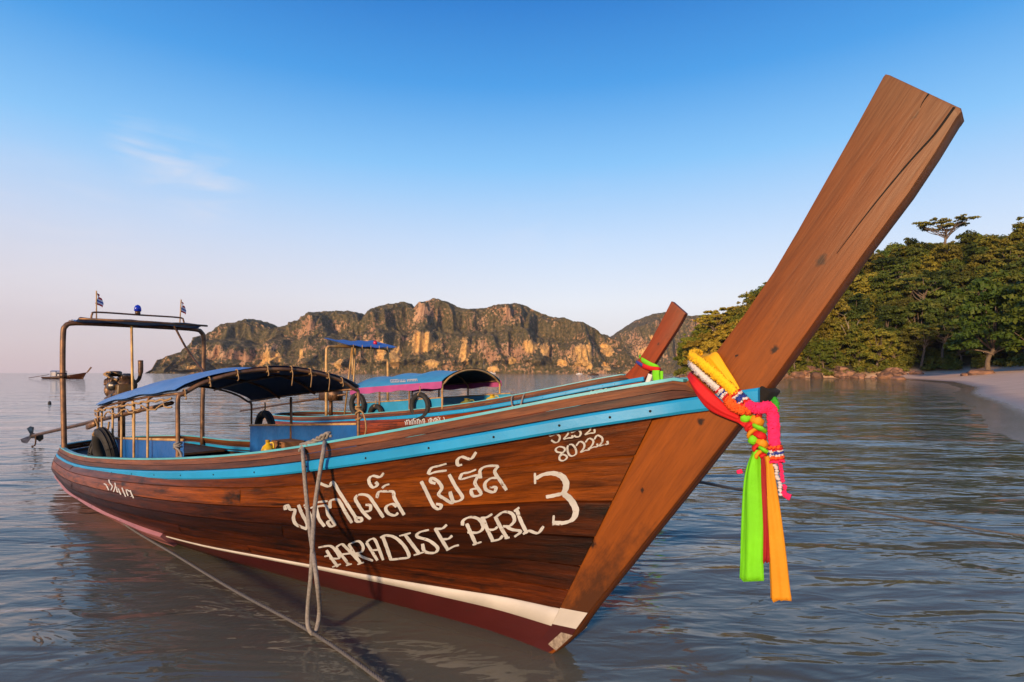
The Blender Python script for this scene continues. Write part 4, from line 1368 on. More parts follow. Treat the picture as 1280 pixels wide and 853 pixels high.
# ------------------------------------------------------------------ painted writing, laid on the hull surface
def hull_bvh(Bm, side=-1):
    q = np.linspace(0, 1, 160); t = np.linspace(.3, 1, 60)
    Q, T = np.meshgrid(q, t, indexing='ij')
    P = hull_pt(Q, T, side)
    v = [Bm @ Vector(p) for p in P.reshape(-1, 3)]
    f = [(i * 60 + j, i * 60 + j + 1, (i + 1) * 60 + j + 1, (i + 1) * 60 + j) for i in range(159) for j in range(59)]
    return BVHTree.FromPolygons(v, f)
def obj_bvh(o, Bm):
    return BVHTree.FromPolygons([Bm @ v.co for v in o.data.vertices], [tuple(p.vertices) for p in o.data.polygons])
def letter(strokes, width, bvh, Bm, name, parent, mat='letter', off=.0035, brush=.55):
    """brush strokes as thin ribbons of paint that follow the surface they are painted on"""
    Bi = Bm.inverted()
    g = G()
    eye = Vector((0, 0, EYE))
    def hit(x, y):
        d = ray_at(x, y).normalized()
        p, nrm, _, _ = bvh.ray_cast(eye, d)
        if p is None: return None
        if nrm.dot(d) > 0: nrm = -nrm
        return p + nrm * off
    for si, st in enumerate(strokes):
        w = width
        if isinstance(st[0], (int, float)): w, st = st[0], st[1]
        P = spline([(*p, 0) for p in st], 6)[:, :2] if len(st) > 2 else np.array([np.array(st[0]) + (np.array(st[1]) - np.array(st[0])) * k / 5 for k in range(6)])
        tg = np.gradient(P, axis=0); tg /= np.linalg.norm(tg, axis=1)[:, None] + 1e-9
        rows = []
        for k, (p, d) in enumerate(zip(P, tg)):
            nn = np.array((-d[1], d[0]))
            # a flat brush held at an angle: thick and thin
            ww = w * .5 * (1 - brush + brush * abs(d[0] * .35 + d[1] * .94)) * (1 + .06 * math.sin(k * 1.7 + si))
            if k in (0, len(P) - 1): ww *= .8
            a, b = hit(*(p + nn * ww)), hit(*(p - nn * ww))
            if a is None or b is None: continue
            up_ = (a - b).normalized() * 0
            rows.append([Bi @ a, Bi @ b])
        if len(rows) > 1:
            L = np.linspace(0, .2, len(rows))
            g.grid(np.array(rows), np.stack([np.stack([L + si, L * 0], -1), np.stack([L + si, L * 0 + .02], -1)], 1))
        off += .00003
    return g.build(name, M[mat], parent, smooth=False)
def cs(x0, y0, s, *strokes):
    return [[(x0 + x / s, y0 + y / s) for x, y in st] for st in strokes]
bv1 = hull_bvh(B1)
A, Bc, Cc, Dc = (350, 560, 5.333), (480, 540, 5.018), (560, 580, 7.111), (670, 520, 11.64)
thai1 = cs(*A, [(40, 412), (36, 388), (55, 383), (70, 408), (102, 415), (92, 465), (112, 510), (182, 540)], [(125, 378), (150, 440), (182, 500), (182, 538)],
           [(165, 375), (205, 450), (222, 500)], [(205, 400), (240, 395), (262, 470), (300, 522)], [(228, 378), (250, 362), (320, 353)], [(238, 392), (308, 385), (322, 440), (350, 480), (366, 512), (340, 520), (320, 492), (348, 478)],
           [(335, 402), (340, 352), (380, 342), (402, 360), (440, 430), (482, 498)], [(262, 232), (328, 255), (355, 226), (402, 300), (470, 405), (505, 460), (512, 486), (542, 488), (544, 468), (514, 462)],
           [(606, 474), (560, 430), (522, 372), (505, 335), (530, 310), (590, 318), (632, 372), (692, 462)], [(572, 378), (604, 382), (602, 415), (566, 424)],
           [(648, 332), (662, 292), (710, 288), (756, 292), (764, 330), (800, 395), (830, 445)], [(790, 430), (768, 448), (730, 438), (708, 410), (716, 385), (752, 372), (780, 390)], [(682, 266), (705, 248), (732, 240)],
           [(640, 225), (652, 245), (625, 262), (602, 240), (596, 205), (622, 185), (668, 192), (695, 166)])
thai2 = cs(*Bc, [(235, 308), (262, 362), (312, 462), (348, 482), (360, 458), (328, 450)], [(325, 322), (296, 312), (300, 288), (340, 308), (365, 350), (345, 390), (385, 420), (432, 443), (416, 372)],
           [(410, 265), (450, 340), (494, 412), (440, 434), (414, 378)], [(276, 264), (300, 225), (345, 212), (394, 198)], [(282, 266), (325, 250), (396, 240)],
           [(475, 298), (492, 262), (535, 252), (580, 234)], [(486, 296), (586, 272), (572, 320), (610, 386), (562, 400), (550, 362), (590, 352)], [(492, 204), (466, 206), (462, 176), (490, 155), (545, 168), (580, 125)],
           [(608, 290), (604, 242), (640, 215), (712, 214), (696, 250), (735, 310), (770, 364)], [(722, 286), (672, 290), (636, 320), (642, 360), (690, 376), (702, 346), (664, 346)])
name1 = cs(*A, [(312, 680), (350, 740), (388, 790)], [(350, 792), (408, 772)], [(258, 662), (335, 652), (375, 685), (396, 732), (332, 736)], [(298, 722), (332, 715)],
           [(374, 662), (398, 695), (464, 778)], [(374, 662), (412, 640), (440, 660), (490, 712), (542, 768)], [(412, 708), (476, 700)], [(442, 782), (482, 770)],
           [(460, 640), (500, 705), (540, 768)], [(460, 640), (525, 620), (556, 655), (546, 690), (500, 702)], [(510, 702), (560, 728), (622, 750)], [(518, 775), (562, 760)],
           [(578, 628), (610, 680), (652, 748)], [(578, 628), (610, 606), (640, 618), (690, 746)], [(606, 682), (664, 676)])
name2 = cs(*Bc, [(-8, 650), (18, 720), (46, 802)], [(-22, 662), (10, 648), (70, 660), (130, 715), (158, 780), (110, 792), (40, 800)], [(98, 652), (170, 632)], [(135, 645), (180, 705), (226, 765)], [(188, 772), (256, 750)],
           [(284, 612), (225, 628), (210, 655), (285, 680), (338, 725), (318, 756), (258, 748), (243, 700)], [(322, 602), (360, 668), (402, 736)], [(320, 606), (366, 604), (396, 580)], [(360, 672), (405, 668), (430, 648)], [(392, 742), (440, 716), (472, 708)])
name3 = cs(*Cc, [(168, 528), (208, 620), (252, 716)], [(220, 718), (300, 690)], [(130, 545), (140, 498), (205, 470), (280, 492), (314, 560), (270, 606), (174, 606)],
           [(292, 478), (345, 472), (396, 442)], [(312, 476), (352, 580), (402, 682)], [(358, 584), (410, 580), (444, 556)], [(382, 684), (455, 668), (490, 634)],
           [(424, 472), (470, 560), (528, 656)], [(412, 482), (495, 425), (570, 440), (592, 500), (550, 548), (490, 552)], [(515, 550), (570, 580), (648, 598), (592, 646)], [(505, 660), (550, 650)],
           [(610, 398), (650, 505), (704, 615)], [(588, 420), (636, 384)], [(668, 622), (720, 592), (800, 612), (852, 552)])
three = cs(*Cc, [(782, 128), (850, 92), (940, 82), (1015, 110), (1052, 175), (1030, 250), (960, 275), (872, 292)], [(1030, 262), (1095, 320), (1138, 410), (1110, 490), (1030, 522), (938, 522)])
three_s = cs(*Cc, [(774, 78), (776, 176)], [(942, 455), (936, 545)])
num = cs(*Dc, [(322, 226), (206, 250), (214, 288), (300, 262), (348, 300), (330, 365), (280, 384), (222, 348)], [(362, 240), (412, 196), (466, 215), (462, 265), (408, 332), (470, 318), (532, 312), (524, 280)],
         [(632, 172), (518, 200), (530, 235), (610, 205), (652, 240), (636, 290), (592, 302), (552, 282)], [(668, 182), (722, 138), (792, 155), (784, 205), (720, 268), (790, 248), (850, 240), (852, 190)],
         [(405, 535), (310, 520), (290, 480), (340, 445), (410, 460), (420, 500), (372, 545), (345, 590), (350, 635), (400, 648), (450, 610), (440, 575), (390, 560), (345, 590)],
         [(470, 425), (458, 470), (480, 555), (530, 580), (585, 545), (575, 470), (530, 415), (480, 415)],
         [(585, 432), (640, 370), (700, 400), (700, 460), (656, 524), (720, 498), (772, 490), (766, 460)], [(720, 382), (772, 325), (830, 350), (830, 400), (788, 468), (840, 450), (896, 440), (890, 400)],
         [(850, 338), (892, 280), (958, 310), (966, 365), (928, 432), (990, 412), (1046, 405), (1036, 360)])
Ec = (120, 590, 18.29)
small = cs(*Ec, [(185, 270), (240, 300), (300, 420)], [(300, 180), (320, 250), (380, 330), (350, 420)], [(440, 250), (450, 340), (410, 460)], [(480, 340), (490, 440), (520, 470)], [(520, 380), (545, 450), (580, 520)],
           [(600, 360), (640, 460), (690, 570)], [(700, 410), (715, 480), (745, 550)], [(690, 400), (740, 420), (780, 450)], [(790, 420), (820, 500), (870, 600)], [(805, 565), (830, 545), (845, 540)])
letter(thai1, 4.4, bv1, B1, 'thai_name_lettering', boat)
letter(thai2, 4.6, bv1, B1, 'thai_name_lettering', boat)
letter(name1, 3.9, bv1, B1, 'name_lettering', boat)
letter(name2, 4.5, bv1, B1, 'name_lettering', boat)
letter(name3, 4.7, bv1, B1, 'name_lettering', boat)
letter(three, 8.2, bv1, B1, 'boat_number', boat)
for st_ in three_s: letter([st_], 3.0, bv1, B1, 'boat_number', boat)
letter(num, 2.7, bv1, B1, 'registration_number', boat)
letter(small, 1.5, bv1, B1, 'quarter_lettering', boat)

# ------------------------------------------------------------------ ropes of the near boat
def W(px, py, z):
    Y = F * (EYE - z) / (py - 466)
    return np.array(((px - 640) / F * Y, Y, z))
def wl_(p): return np.array(B1 @ Vector(p))
def rope_obj(name, pts, r, mat, label, cat='rope', n=8, k=8, laid=True):
    base = np.array(pts[0], float)
    P = spline(pts, k) - base
    d = np.concatenate([[0], np.cumsum(np.linalg.norm(np.diff(P, axis=0), axis=1))])
    m = int(min(d[-1] / (r * .7), 1400)) + 8
    P = np.stack([np.interp(np.linspace(0, d[-1], m), d, P[:, j]) for j in range(3)], -1)
    tg = np.gradient(P, axis=0); tg /= np.linalg.norm(tg, axis=1)[:, None] + 1e-9
    e1 = np.cross(tg, (.31, .2, .93)); e1 /= np.linalg.norm(e1, axis=1)[:, None] + 1e-9
    e2 = np.cross(tg, e1)
    g = G()
    if not laid: g.tube(P[::2], r, 9)
    for j in range(3 if laid else 0):       # three-strand laid rope
        th = np.linspace(0, d[-1], m) / (r * 6.5) * 2 * math.pi + j * 2.094
        g.tube(P + (np.cos(th)[:, None] * e1 + np.sin(th)[:, None] * e2) * r * .46, r * .60, 6)
    o = g.build(name, M[mat]); o.location = base
    return tag(o, label, cat)
bot = W(391, 792, .03)
top1, top2 = wl_(loc(379, 560, -.74)), wl_(loc(406, 552, -.71))
out1, out2 = wl_(loc(379, 572, -.80)), wl_(loc(404, 566, -.775))
loop = [top1, out1, wl_(loc(382, 610, -.80)), wl_(loc(387, 660, -.84)), wl_(loc(396, 725, -.93)), bot + (.03, .03, .12), bot + (.012, .0, .0), bot + (-.022, -.01, .04), bot + (-.03, .0, .14),
        wl_(loc(389, 715, -.92)), wl_(loc(393, 640, -.83)), wl_(loc(400, 590, -.79)), out2, top2]
rope_obj('hanging_rope_loop', loop, .0135, 'rope', 'long grey rope loop hanging from the gunwale down to the mooring line', laid=False)
k0 = wl_(loc(378, 560, -.735)); k1 = wl_(loc(411, 546, -.70))
g = G()
for s in range(3):
    ph = s * 2.1
    P = [k0 + (k1 - k0) * t + np.array((.010 * math.sin(t * 16 + ph), .010 * math.cos(t * 16 + ph), .014 + .012 * math.cos(t * 11 + ph))) for t in np.linspace(-.06, 1.05, 22)]
    g.tube(np.array(P) - k0, .0095, 7)
g.tube(torus_pts((0, 0, .0), .026, (.6, 0, .8), (0, 1, 0), 18), .011, 7, cap=False)
o = g.build('rope_knot', M['rope']); o.location = k0
tag(o, 'knotted grey rope lying over the rail above the hanging loop', 'rope')
def at(px, py, Y): return np.array((PX(px, Y), Y, PZ(py, Y)))
rope_obj('mooring_rope', [wl_((-8.60, -.78, .45)), wl_((-8.64, -.86, .40)), at(66, 588, 8.05), at(92, 606, 7.0), at(154, 654, 5.67), at(220, 694, 4.74), at(293, 738, 4.03), bot + (.0, -.012, .012), W(480, 853, .03), W(560, 915, .0), W(700, 1030, -.05)], .011, 'rope3',
         'dark mooring rope running from the stern through the hanging loop and into the shallows', n=7)
rope_obj('stern_rope', [wl_((-8.72, -.50, .50)), wl_((-8.80, -.56, .46)), wl_((-8.80, -.58, .30)), wl_((-8.76, -.62, .26)), wl_((-8.66, -.70, .32)), wl_((-8.58, -.76, .46))], .012, 'rope3', 'short dark rope bight hanging off the rounded stern')
rope_obj('bow_mooring_rope', [(1.02, 3.30, .98), (1.55, 4.05, .78), (2.3, 5.3, .48), (3.1, 6.3, .20), (3.85, 6.75, .02), (4.4, 6.1, .015), (5.0, 5.5, .02), (6.0, 5.2, .0), (9.0, 5.0, -.03)], .010, 'rope3',
         'dark line stretched from the bow across the water toward the beach')

# ------------------------------------------------------------------ ribbons and garlands on the bow
gar = empty('bow_garland', B1 @ Vector((1.02, -.10, 1.40)), RZ)
tag(gar, 'yellow, white and pink garlands with green and orange cloths tied round the near bow', 'garland')
GO = np.array((1.02, -.10, 1.40))
def hp(x, y, v): return loc(855 + x / 5.02, 430 + y / 5.02, v) - GO
def fuzzy(pts, r, mat, name, bumps=46, k=8, r2=None):
    """a yarn garland: a fat tube with a knobbly, tufted surface"""
    P = spline(pts, k * 2)
    g = G(); n = 16
    bumps = int(bumps * 1.8)
    g.tube(P, np.linspace(r, r2 or r, len(P)), n, flat=.72)
    o = g
    V = np.array(g.v)
    V += rng.normal(0, r * .085, V.shape)
    g.v = [tuple(v) for v in V]
    # tufts
    L = len(P)
    for _ in range(bumps):
        i = rng.integers(1, L - 1); a = rng.random() * 6.28
        t = P[i + 1 if i + 1 < L else i] - P[i - 1]; t /= np.linalg.norm(t) + 1e-9
        e1 = np.cross(t, (0, 1, .3)); e1 /= np.linalg.norm(e1); e2 = np.cross(t, e1)
        c = P[i] + (math.cos(a) * e1 + math.sin(a) * e2) * r * .95
        s = r * (.10 + .12 * rng.random())
        d = (math.cos(a) * e1 + math.sin(a) * e2)
        g.add([c + t * s, c + np.cross(d, t) * s, c - t * s, c - np.cross(d, t) * s, c + d * s * 1.3], [(0, 1, 4), (1, 2, 4), (2, 3, 4), (3, 0, 4)])
    return g.build(name, M[mat], gar)
fuzzy([hp(100, 70, .09), hp(70, 62, .04), hp(52, 78, -.05), hp(100, 112, -.105), hp(180, 178, -.115), hp(255, 245, -.115), hp(330, 318, -.115)], .0235, 'yellow_yarn', 'yellow_garland', 200)
fuzzy([hp(95, 95, .08), hp(60, 105, .03), hp(50, 128, -.06), hp(100, 185, -.10), (hp(160, 238, -.105)), hp(222, 292, -.108)], .0175, 'white_yarn', 'white_garland', 170)
def bands(p0, p1, r, cols):
    p0, p1 = np.array(p0), np.array(p1)
    n = len(cols)
    for i, c in enumerate(cols):
        a, b = p0 + (p1 - p0) * (i / n), p0 + (p1 - p0) * ((i + 1.08) / n)
        fuzzy([a, (a + b) / 2, b], r * (1 + .05 * (i % 2)), c, 'garland_band', 18, 3)
bands(hp(322, 310, -.115), hp(400, 388, -.118), .0245, ['red_yarn', 'white_yarn', 'blue_yarn', 'blue_yarn', 'white_yarn', 'red_yarn', 'orange_yarn'])
bands(hp(215, 286, -.108), hp(282, 352, -.112), .0195, ['red_yarn', 'white_yarn', 'blue_yarn', 'white_yarn', 'red_yarn', 'orange_yarn'])
fuzzy([hp(275, 345, -.115), hp(310, 385, -.12), hp(360, 408, -.125), hp(420, 412, -.125)], .0255, 'orange_yarn', 'orange_garland', 120)
fuzzy([hp(392, 378, -.118), hp(430, 400, -.125), hp(480, 405, -.125), hp(525, 395, -.11), hp(553, 430, -.10), hp(562, 520, -.10), hp(568, 640, -.10)], .0235, 'pink_yarn', 'pink_garland', 220)
bands(hp(568, 640, -.10), hp(584, 742, -.10), .027, ['orange_yarn', 'red_yarn', 'white_yarn', 'blue_yarn', 'white_yarn', 'orange_yarn', 'red_yarn', 'pink_yarn'])
for dx, dv in ((-14, 0), (14, .01)):
    g = G()
    a, b = hp(586 + dx, 745, -.10 + dv), hp(622 + dx, 940, -.10 + dv)
    for i in range(15):
        c = a + (b - a) * i / 14 + rng.normal(0, .0025, 3)
        g.tube([c + (0, 0, .0065), c + (0, 0, .003), c - (0, 0, .003), c - (0, 0, .0065)], [.002, .0085, .0085, .002], 7)
    g.build('bead_string', M['white_yarn' if dx < 0 else 'pink_yarn'], gar)
fuzzy([hp(612, 930, -.10), hp(640, 950, -.10), hp(668, 965, -.10)], .010, 'pink_yarn', 'tassel', 160, 4, .014)
fuzzy([hp(345, 790, -.06), hp(352, 812, -.06)], .012, 'pink_yarn', 'tassel', 40, 4)
fuzzy([hp(530, 345, .05), hp(560, 352, .03), hp(572, 385, .03), hp(568, 430, .04)], .017, 'green_yarn', 'green_knot', 80, 5)
def sheet(top, botm, mat, name, n=26, m=9, puff=.016, folds=3):
    """a cloth strip laid between two edges, with lengthwise folds and real thickness"""
    Ta, Ba = spline(top, 8), spline(botm, 8)
    def res(P): return np.stack([np.interp(np.linspace(0, 1, n), np.linspace(0, 1, len(P)), P[:, k]) for k in range(3)], -1)
    Ta, Ba = res(Ta), res(Ba)
    rows, back = [], []
    for j in range(m):
        f = j / (m - 1)
        P = Ta + (Ba - Ta) * f
        o = puff * math.sin(f * math.pi) ** .5 + .006 * np.sin(f * math.pi * 2 * folds + np.linspace(0, 2.5, n)) * math.sin(f * math.pi)
        Q = P.copy(); Q[:, 1] -= o; rows.append(Q)
        Q2 = P.copy(); Q2[:, 1] += .004; back.append(Q2)
    g = G(); g.grid(np.array(rows + back[::-1]).transpose(1, 0, 2), close=True)
    return g.build(name, M[mat], gar)
sheet([hp(150, 60, .09), hp(165, 66, -.02), hp(205, 52, -.085), hp(270, 150, -.09), hp(330, 245, -.092), hp(356, 300, -.095)],
      [hp(100, 70, .09), hp(110, 85, -.03), hp(140, 110, -.09), hp(220, 205, -.095), hp(290, 270, -.098), hp(330, 318, -.10)], 'yellow_cloth', 'yellow_sash', puff=.008, folds=2)
sheet([hp(60, 170, .08), hp(42, 178, -.02), hp(70, 205, -.085), hp(130, 262, -.10), hp(210, 335, -.105), hp(270, 390, -.108), (hp(350, 435, -.10))],
      [hp(48, 230, .08), hp(26, 215, -.02), hp(60, 290, -.085), hp(110, 370, -.10), hp(170, 425, -.105), hp(250, 462, -.108), hp(360, 505, -.10)], 'red_cloth', 'red_sash', puff=.02, folds=2)
sheet([hp(340, 455, -.10), hp(390, 480, -.11), hp(440, 505, -.11)], [hp(345, 500, -.10), hp(385, 535, -.11), hp(425, 560, -.11)], 'red_cloth', 'red_sash', n=12, puff=.014)
# the plait
ax0, ax1 = hp(420, 445, -.105), hp(492, 705, -.10)
d_ax = (ax1 - ax0) / np.linalg.norm(ax1 - ax0)
sd = np.array((d_ax[2], 0, -d_ax[0])); sd /= np.linalg.norm(sd)
for k, mt in enumerate(('green_cloth', 'orange_cloth', 'red_cloth')):
    P = []
    for t in np.linspace(0, 1, 60):
        ph = t * 2 * math.pi * 1.9 + k * 2.094
        w = .034 * (1 - .35 * t)
        P.append(ax0 + (ax1 - ax0) * t + sd * w * math.sin(ph) + np.array((0, -.016 * math.sin(2 * ph), 0)))
    g = G(); g.tube(P, np.linspace(.019, .015, 60) * (1 + .10 * np.sin(np.arange(60) * 1.9 + k)), 10, flat=.55)
    g.build('plait_strand', M[mt], gar)
def hang(stations, mat, name, folds=5, thick=.022, phase=0.0):
    """hanging cloth: a closed, pleated loft through (x_left, x_right, y) stations given in picture units at the cloth's own distance"""
    S = np.array(stations, float)
    n = 30; ring = 44
    yy = np.linspace(0, 1, n)
    src = np.linspace(0, 1, len(S))
    xl, xr, py = (pchip(src, S[:, k], yy) for k in range(3))
    V = []
    for i in range(n):
        a, b = loc(xl[i], py[i], -.10) - GO, loc(xr[i], py[i], -.10) - GO
        row = []
        for k in range(ring):
            th = 2 * math.pi * k / ring
            c, s = math.cos(th), math.sin(th)
            f = .5 + .5 * c
            dep = thick * s * (.55 + .45 * math.sqrt(max(1 - c * c, 0)))
            fold = (.0050 * math.sin(f * folds * 6.28 + phase + 1.6 * yy[i]) + .0028 * math.sin(f * folds * 11.3 + 2 * phase - 2.3 * yy[i]) + .0016 * math.sin(f * 41 + 5 * yy[i])) * min(1, yy[i] * 3 + .1) * (1 if s < 0 else .5)
            row.append(a + (b - a) * f + np.array((.002 * math.sin(yy[i] * 9 + f * 3), dep + fold, .006 * (math.sin(f * 17) + .8 * math.sin(f * 57 + k)) * (i == n - 1))))
        V.append(row)
    g = G(); g.grid(V, close=True)
    m = len(g.v); g.f.append(tuple(range(m - ring, m)))
    return g.build(name, M[mat], gar)
hang([(942, 951, 562), (935, 951, 576), (930, 952, 600), (927, 954, 650), (925, 954.5, 690), (924, 955.5, 724)], 'green_cloth', 'green_cloth', 1.3, .022)
hang([(950, 956, 568), (950.5, 960, 580), (952, 963, 610), (953, 966, 660), (953, 967, 702)], 'red_cloth', 'red_hanging_cloth', 2, .014, 1.0)
hang([(955, 965, 570), (957, 968, 585), (959, 973, 620), (961, 981, 680), (962, 987, 725), (963, 990, 749)], 'orange_cloth', 'orange_cloth', 1.2, .022, 2.0)
for o in gar.children:
    if o.name.startswith('red_hanging'): o.color = (.55, .9, 1, 1)

# ------------------------------------------------------------------ loose gear inside the near boat
def jug(p, Bm, mat, label, h=.30, r=.09, name='plastic_jug'):
    root = empty(name, Bm @ Vector(p))
    tag(root, label, 'jug')
    g = G(); g.tube([(0, 0, 0), (0, 0, .02), (0, 0, h * .55), (0, 0, h * .72), (0, 0, h * .82), (0, 0, h * .90)], [r * .9, r, r, r * .75, r * .32, r * .30], 14)
    g.build('body', M[mat], root)
    g = G(); g.tube([(0, 0, h * .90), (0, 0, h)], r * .36, 10); g.build('cap', M[mat], root, color=(.6, .5, .5))
    g = G(); g.tube(spline([(r * .3, 0, h * .86), (r * .85, 0, h * .86), (r * .95, 0, h * .62)], 5), .011, 6); g.build('handle', M[mat], root)
    return root
jug((-4.55, .42, .55), B1, 'yellow_plastic', 'amber yellow plastic jug standing on a thwart of the near boat', .26, .075)
g = G(); g.box((0, 0, .11), (.34, .26, .22)); cr = g.build('wooden_crate', M['deck'], bevel=.01, smooth=False, color=(1.9, 1.5, 1.1))
cr.matrix_world = B1 @ Matrix.Translation((-4.62, .70, .555)); tag(cr, 'small pale wooden box beside the yellow jug on the thwart', 'box')
g = G()
for k in range(4): g.tube(torus_pts((.02 * k, .01 * k, .02 + .022 * k), .14 - .012 * k, (1, 0, 0), (0, 1, 0), 26), .012, 6, cap=False)
o = g.build('rope_coil', M['rope']); o.matrix_world = B1 @ Matrix.Translation((-4.5, .05, .56)); tag(o, 'coiled grey rope on the middle thwart of the near boat', 'rope')
# rope turns round the canopy posts
for nm, u, v, z0, n_, mt, lab in (('rope_lashing', -3.4, .90, 1.10, 5, 'rope2', 'tan rope wound and hanging on the forward port canopy post'), ('rope_lashing', -3.4, -.90, .86, 4, 'rope', 'grey rope wound round the forward starboard canopy post')):
    g = G(); P = []
    for t in np.linspace(0, 1, 70):
        P.append((.028 * math.cos(t * n_ * 6.28), .028 * math.sin(t * n_ * 6.28), t * .16 - .04 * math.sin(t * 9)))
    g.tube(P, .010, 6)
    g.tube(spline([(0, -.03, .1), (.12, -.02, .06), (.15, 0, -.10), (.06, .02, -.22), (-.02, -.03, -.30)], 6), .009, 6)
    o = g.build(nm, M[mt]); o.matrix_world = B1 @ Matrix.Translation((u, v, z0)); tag(o, lab, 'rope')
# sprung lower strake with faded paint along the quarter of the hull
q = np.linspace(.16, .575, 40)
u_q = pchip(ST, S_u, q)
zt_, zb_ = np.interp(q, [.16, .30, .45, .575], [.15, .19, .19, .165]), np.interp(q, [.16, .3, .5, .575], [.05, .02, .02, .045])
ta, tb = t_at_z(q, zt_), t_at_z(q, zb_)
w_end = np.interp(q, [.16, .2, .5, .575], [.010, .022, .030, .036]) + .004 * np.sin(q * 60)
P = np.stack([hull_pt(q, ta, -1, .003), hull_pt(q, ta * .97 + tb * .03, -1, w_end), hull_pt(q, tb, -1, w_end), hull_pt(q, tb - .01, -1, .003)], 1)
Lq = np.concatenate([[0], np.cumsum(np.linalg.norm(np.diff(P[:, 0], axis=0), axis=1))])
g = G(); g.grid(P, np.stack([np.stack([Lq, np.full(40, k * .04)], -1) for k in range(4)], 1)); g.f.append(tuple(range(len(g.v) - 4, len(g.v))))
g.build('sprung_strake', M['pink'], boat, auto=40)

# ------------------------------------------------------------------ the second boat, moored behind
H2 = Vector((.80, -.60)); RZ2 = math.atan2(H2.y, H2.x)
P2 = (1.21, 9.96, 0.0)
B2 = Matrix.Translation(P2) @ Matrix.Rotation(RZ2, 4, 'Z')
TINT2 = [(1.1, .72, .6), (.95, .62, .5), (1.2, .75, .55), (1.5, .95, .65), (1.7, 1.1, .75), (1.3, .85, .6)]
boat2, stem2 = make_longtail('longtail_boat', P2, RZ2, TINT2, WT, RT, 23, 'wooden longtail boat with pink-edged blue canopy moored beyond the near boat', .98, .97)
stem2.color = (1.15, .62, .45, 1)
us2 = [-2.5, -3.4, -4.3, -5.2]
ev2 = [1.40, 1.34, 1.28, 1.22]; cw2 = [1.66, 1.62, 1.56, 1.48]
fr2 = empty('canopy_frame'); fr2.parent = boat2
for u, e, c in zip(us2, ev2, cw2):
    g = G(); g.tube(spline(bow_pts(u, .88, float(np.interp(u, S_u, S_z)) + .02, e, c), 3), .020, 7); g.build('pipe_bow', M['pipe2'] if u > -3 else M['pipe'], fr2)
for v in (-.85, 0, .85):
    a = abs(v) / .9
    g = G(); g.tube([(u, v, e + (c - e) * max(1 - a * a, 0) ** .8 - .02) for u, e, c in zip(us2, ev2, cw2)], .013, 6); g.build('stringer', M['pipe'], fr2)
can2 = canopy(boat2, us2, .88, ev2, cw2, M['tarp2'])
canopy(boat2, us2, .865, [e - .014 for e in ev2], [c - .014 for c in cw2], M['lining'], name='canopy_shade_sheet')  # dark sheets added under both canopies in place of their shade
canopy(boat, us, .885, [e - .014 for e in eav], [c - .014 for c in crw], M['lining'], name='canopy_shade_sheet').color = (2.2, 3.6, 5.0, 1)
for side in (-1, 1):
    rows = []
    for i in range(30):
        u = -2.48 - 2.74 * i / 29
        e = float(np.interp(-u, [-x for x in us2], ev2))
        rows.append([(u, side * (.905 + .02 * b + .01 * math.sin(i * 1.1) * b), e + .035 - b * (.125 + .012 * math.sin(i * .9))) for b in (0, .5, 1)])
    P = np.array(rows); g = G(); g.grid(P); Q = P.copy(); Q[..., 1] -= side * .004; g.grid(Q[:, ::-1])
    g.build('valance', M['magenta'], boat2)
spray(-.86, -5.2, -2.55, .55, .75, .92, 1.12, M['panel2'], boat2)
spray(.86, -5.2, -2.2, .55, .80, .95, 1.16, M['panel2'], boat2)
arch2 = empty('stern_arch'); arch2.parent = boat2
ua, z2 = -6.1, 2.20
g = G(); g.tube(spline([(ua, -.9, .5), (ua, -.9, 1.5), (ua, -.895, 2.08), (ua, -.86, 2.17), (ua, -.75, z2), (ua, 0, z2 + .01), (ua, .75, z2), (ua, .86, 2.17), (ua, .895, 2.08), (ua, .9, 1.4), (ua, .9, .5)], 5), .033, 9)
g.build('pipe_arch', M['pipe2'], arch2)
for (a, b) in (((-6.0, -.28, .5), (-5.9, -.25, 2.25)), ((-5.75, -.45, 1.55), (-5.95, -.30, 2.2)), ((-6.05, -.45, .6), (-6.1, -.2, 2.15))):
    g = G(); g.tube([a, b], .020, 7); g.build('prop', M['pipe2'], arch2)
P = np.zeros((8, 14, 3))
for i in range(8):
    for j in range(14):
        a, b = i / 7, j / 13
        P[i, j] = (ua - .50 + .95 * a, -.62 + 1.42 * b, z2 + .22 - .19 * a + .012 * math.sin(j * 1.5) - .03 * math.sin(b * math.pi))
g = G(); g.grid(P); Q = P.copy(); Q[..., 2] -= .01; g.grid(Q[:, ::-1]); g.build('roof_tarpaulin', M['tarp_roof'], arch2)
g = G(); g.tube([(ua, .50, z2 + .08), (ua, .50, z2 + .16), (ua, .50, z2 + .19)], [.05, .05, .02], 10); g.build('beacon_lamp', M['beacon_red'], arch2)
for j in range(6):
    g = G(); g.tube([(ua + .45, -.5 + j * .25, z2 + .04), (ua + .45, -.5 + j * .25, z2 - .05)], .008, 5); g.build('tie', M['bamboo'], arch2)
for c, r, lab in (((-4.95, -.93, .92), .20, 'black tyre hung at the after end of the blue cloth on the far boat'), ((-4.35, -.93, .72), .18, 'low black tyre showing above the gunwale of the far boat'), ((-3.05, -.93, .95), .22, 'wide black tyre looped over the light blue cloth of the far boat')):
    tyre(c, r, B2, (1, 0, 0), (0, 0, 1), lab, tube_r=.05)
jug((-2.35, -.35, .84), B2, 'olive_plastic', 'olive plastic float ball inside the far boat below its canopy', .26, .15)
jug((-1.80, -.25, .93), B2, 'yellow_plastic', 'bright yellow plastic float inside the far boat forward of its canopy', .26, .13)
# rope bight over the side of the far boat
rope_obj('far_boat_rope', [np.array(B2 @ Vector(p)) for p in ((-1.0, -.60, 1.20), (-.98, -.72, 1.16), (-.95, -.74, 1.02), (-.88, -.72, .98), (-.80, -.70, 1.04), (-.78, -.66, 1.18), (-.80, -.56, 1.24))], .014, 'rope', 'grey rope bight over the rail of the far boat')
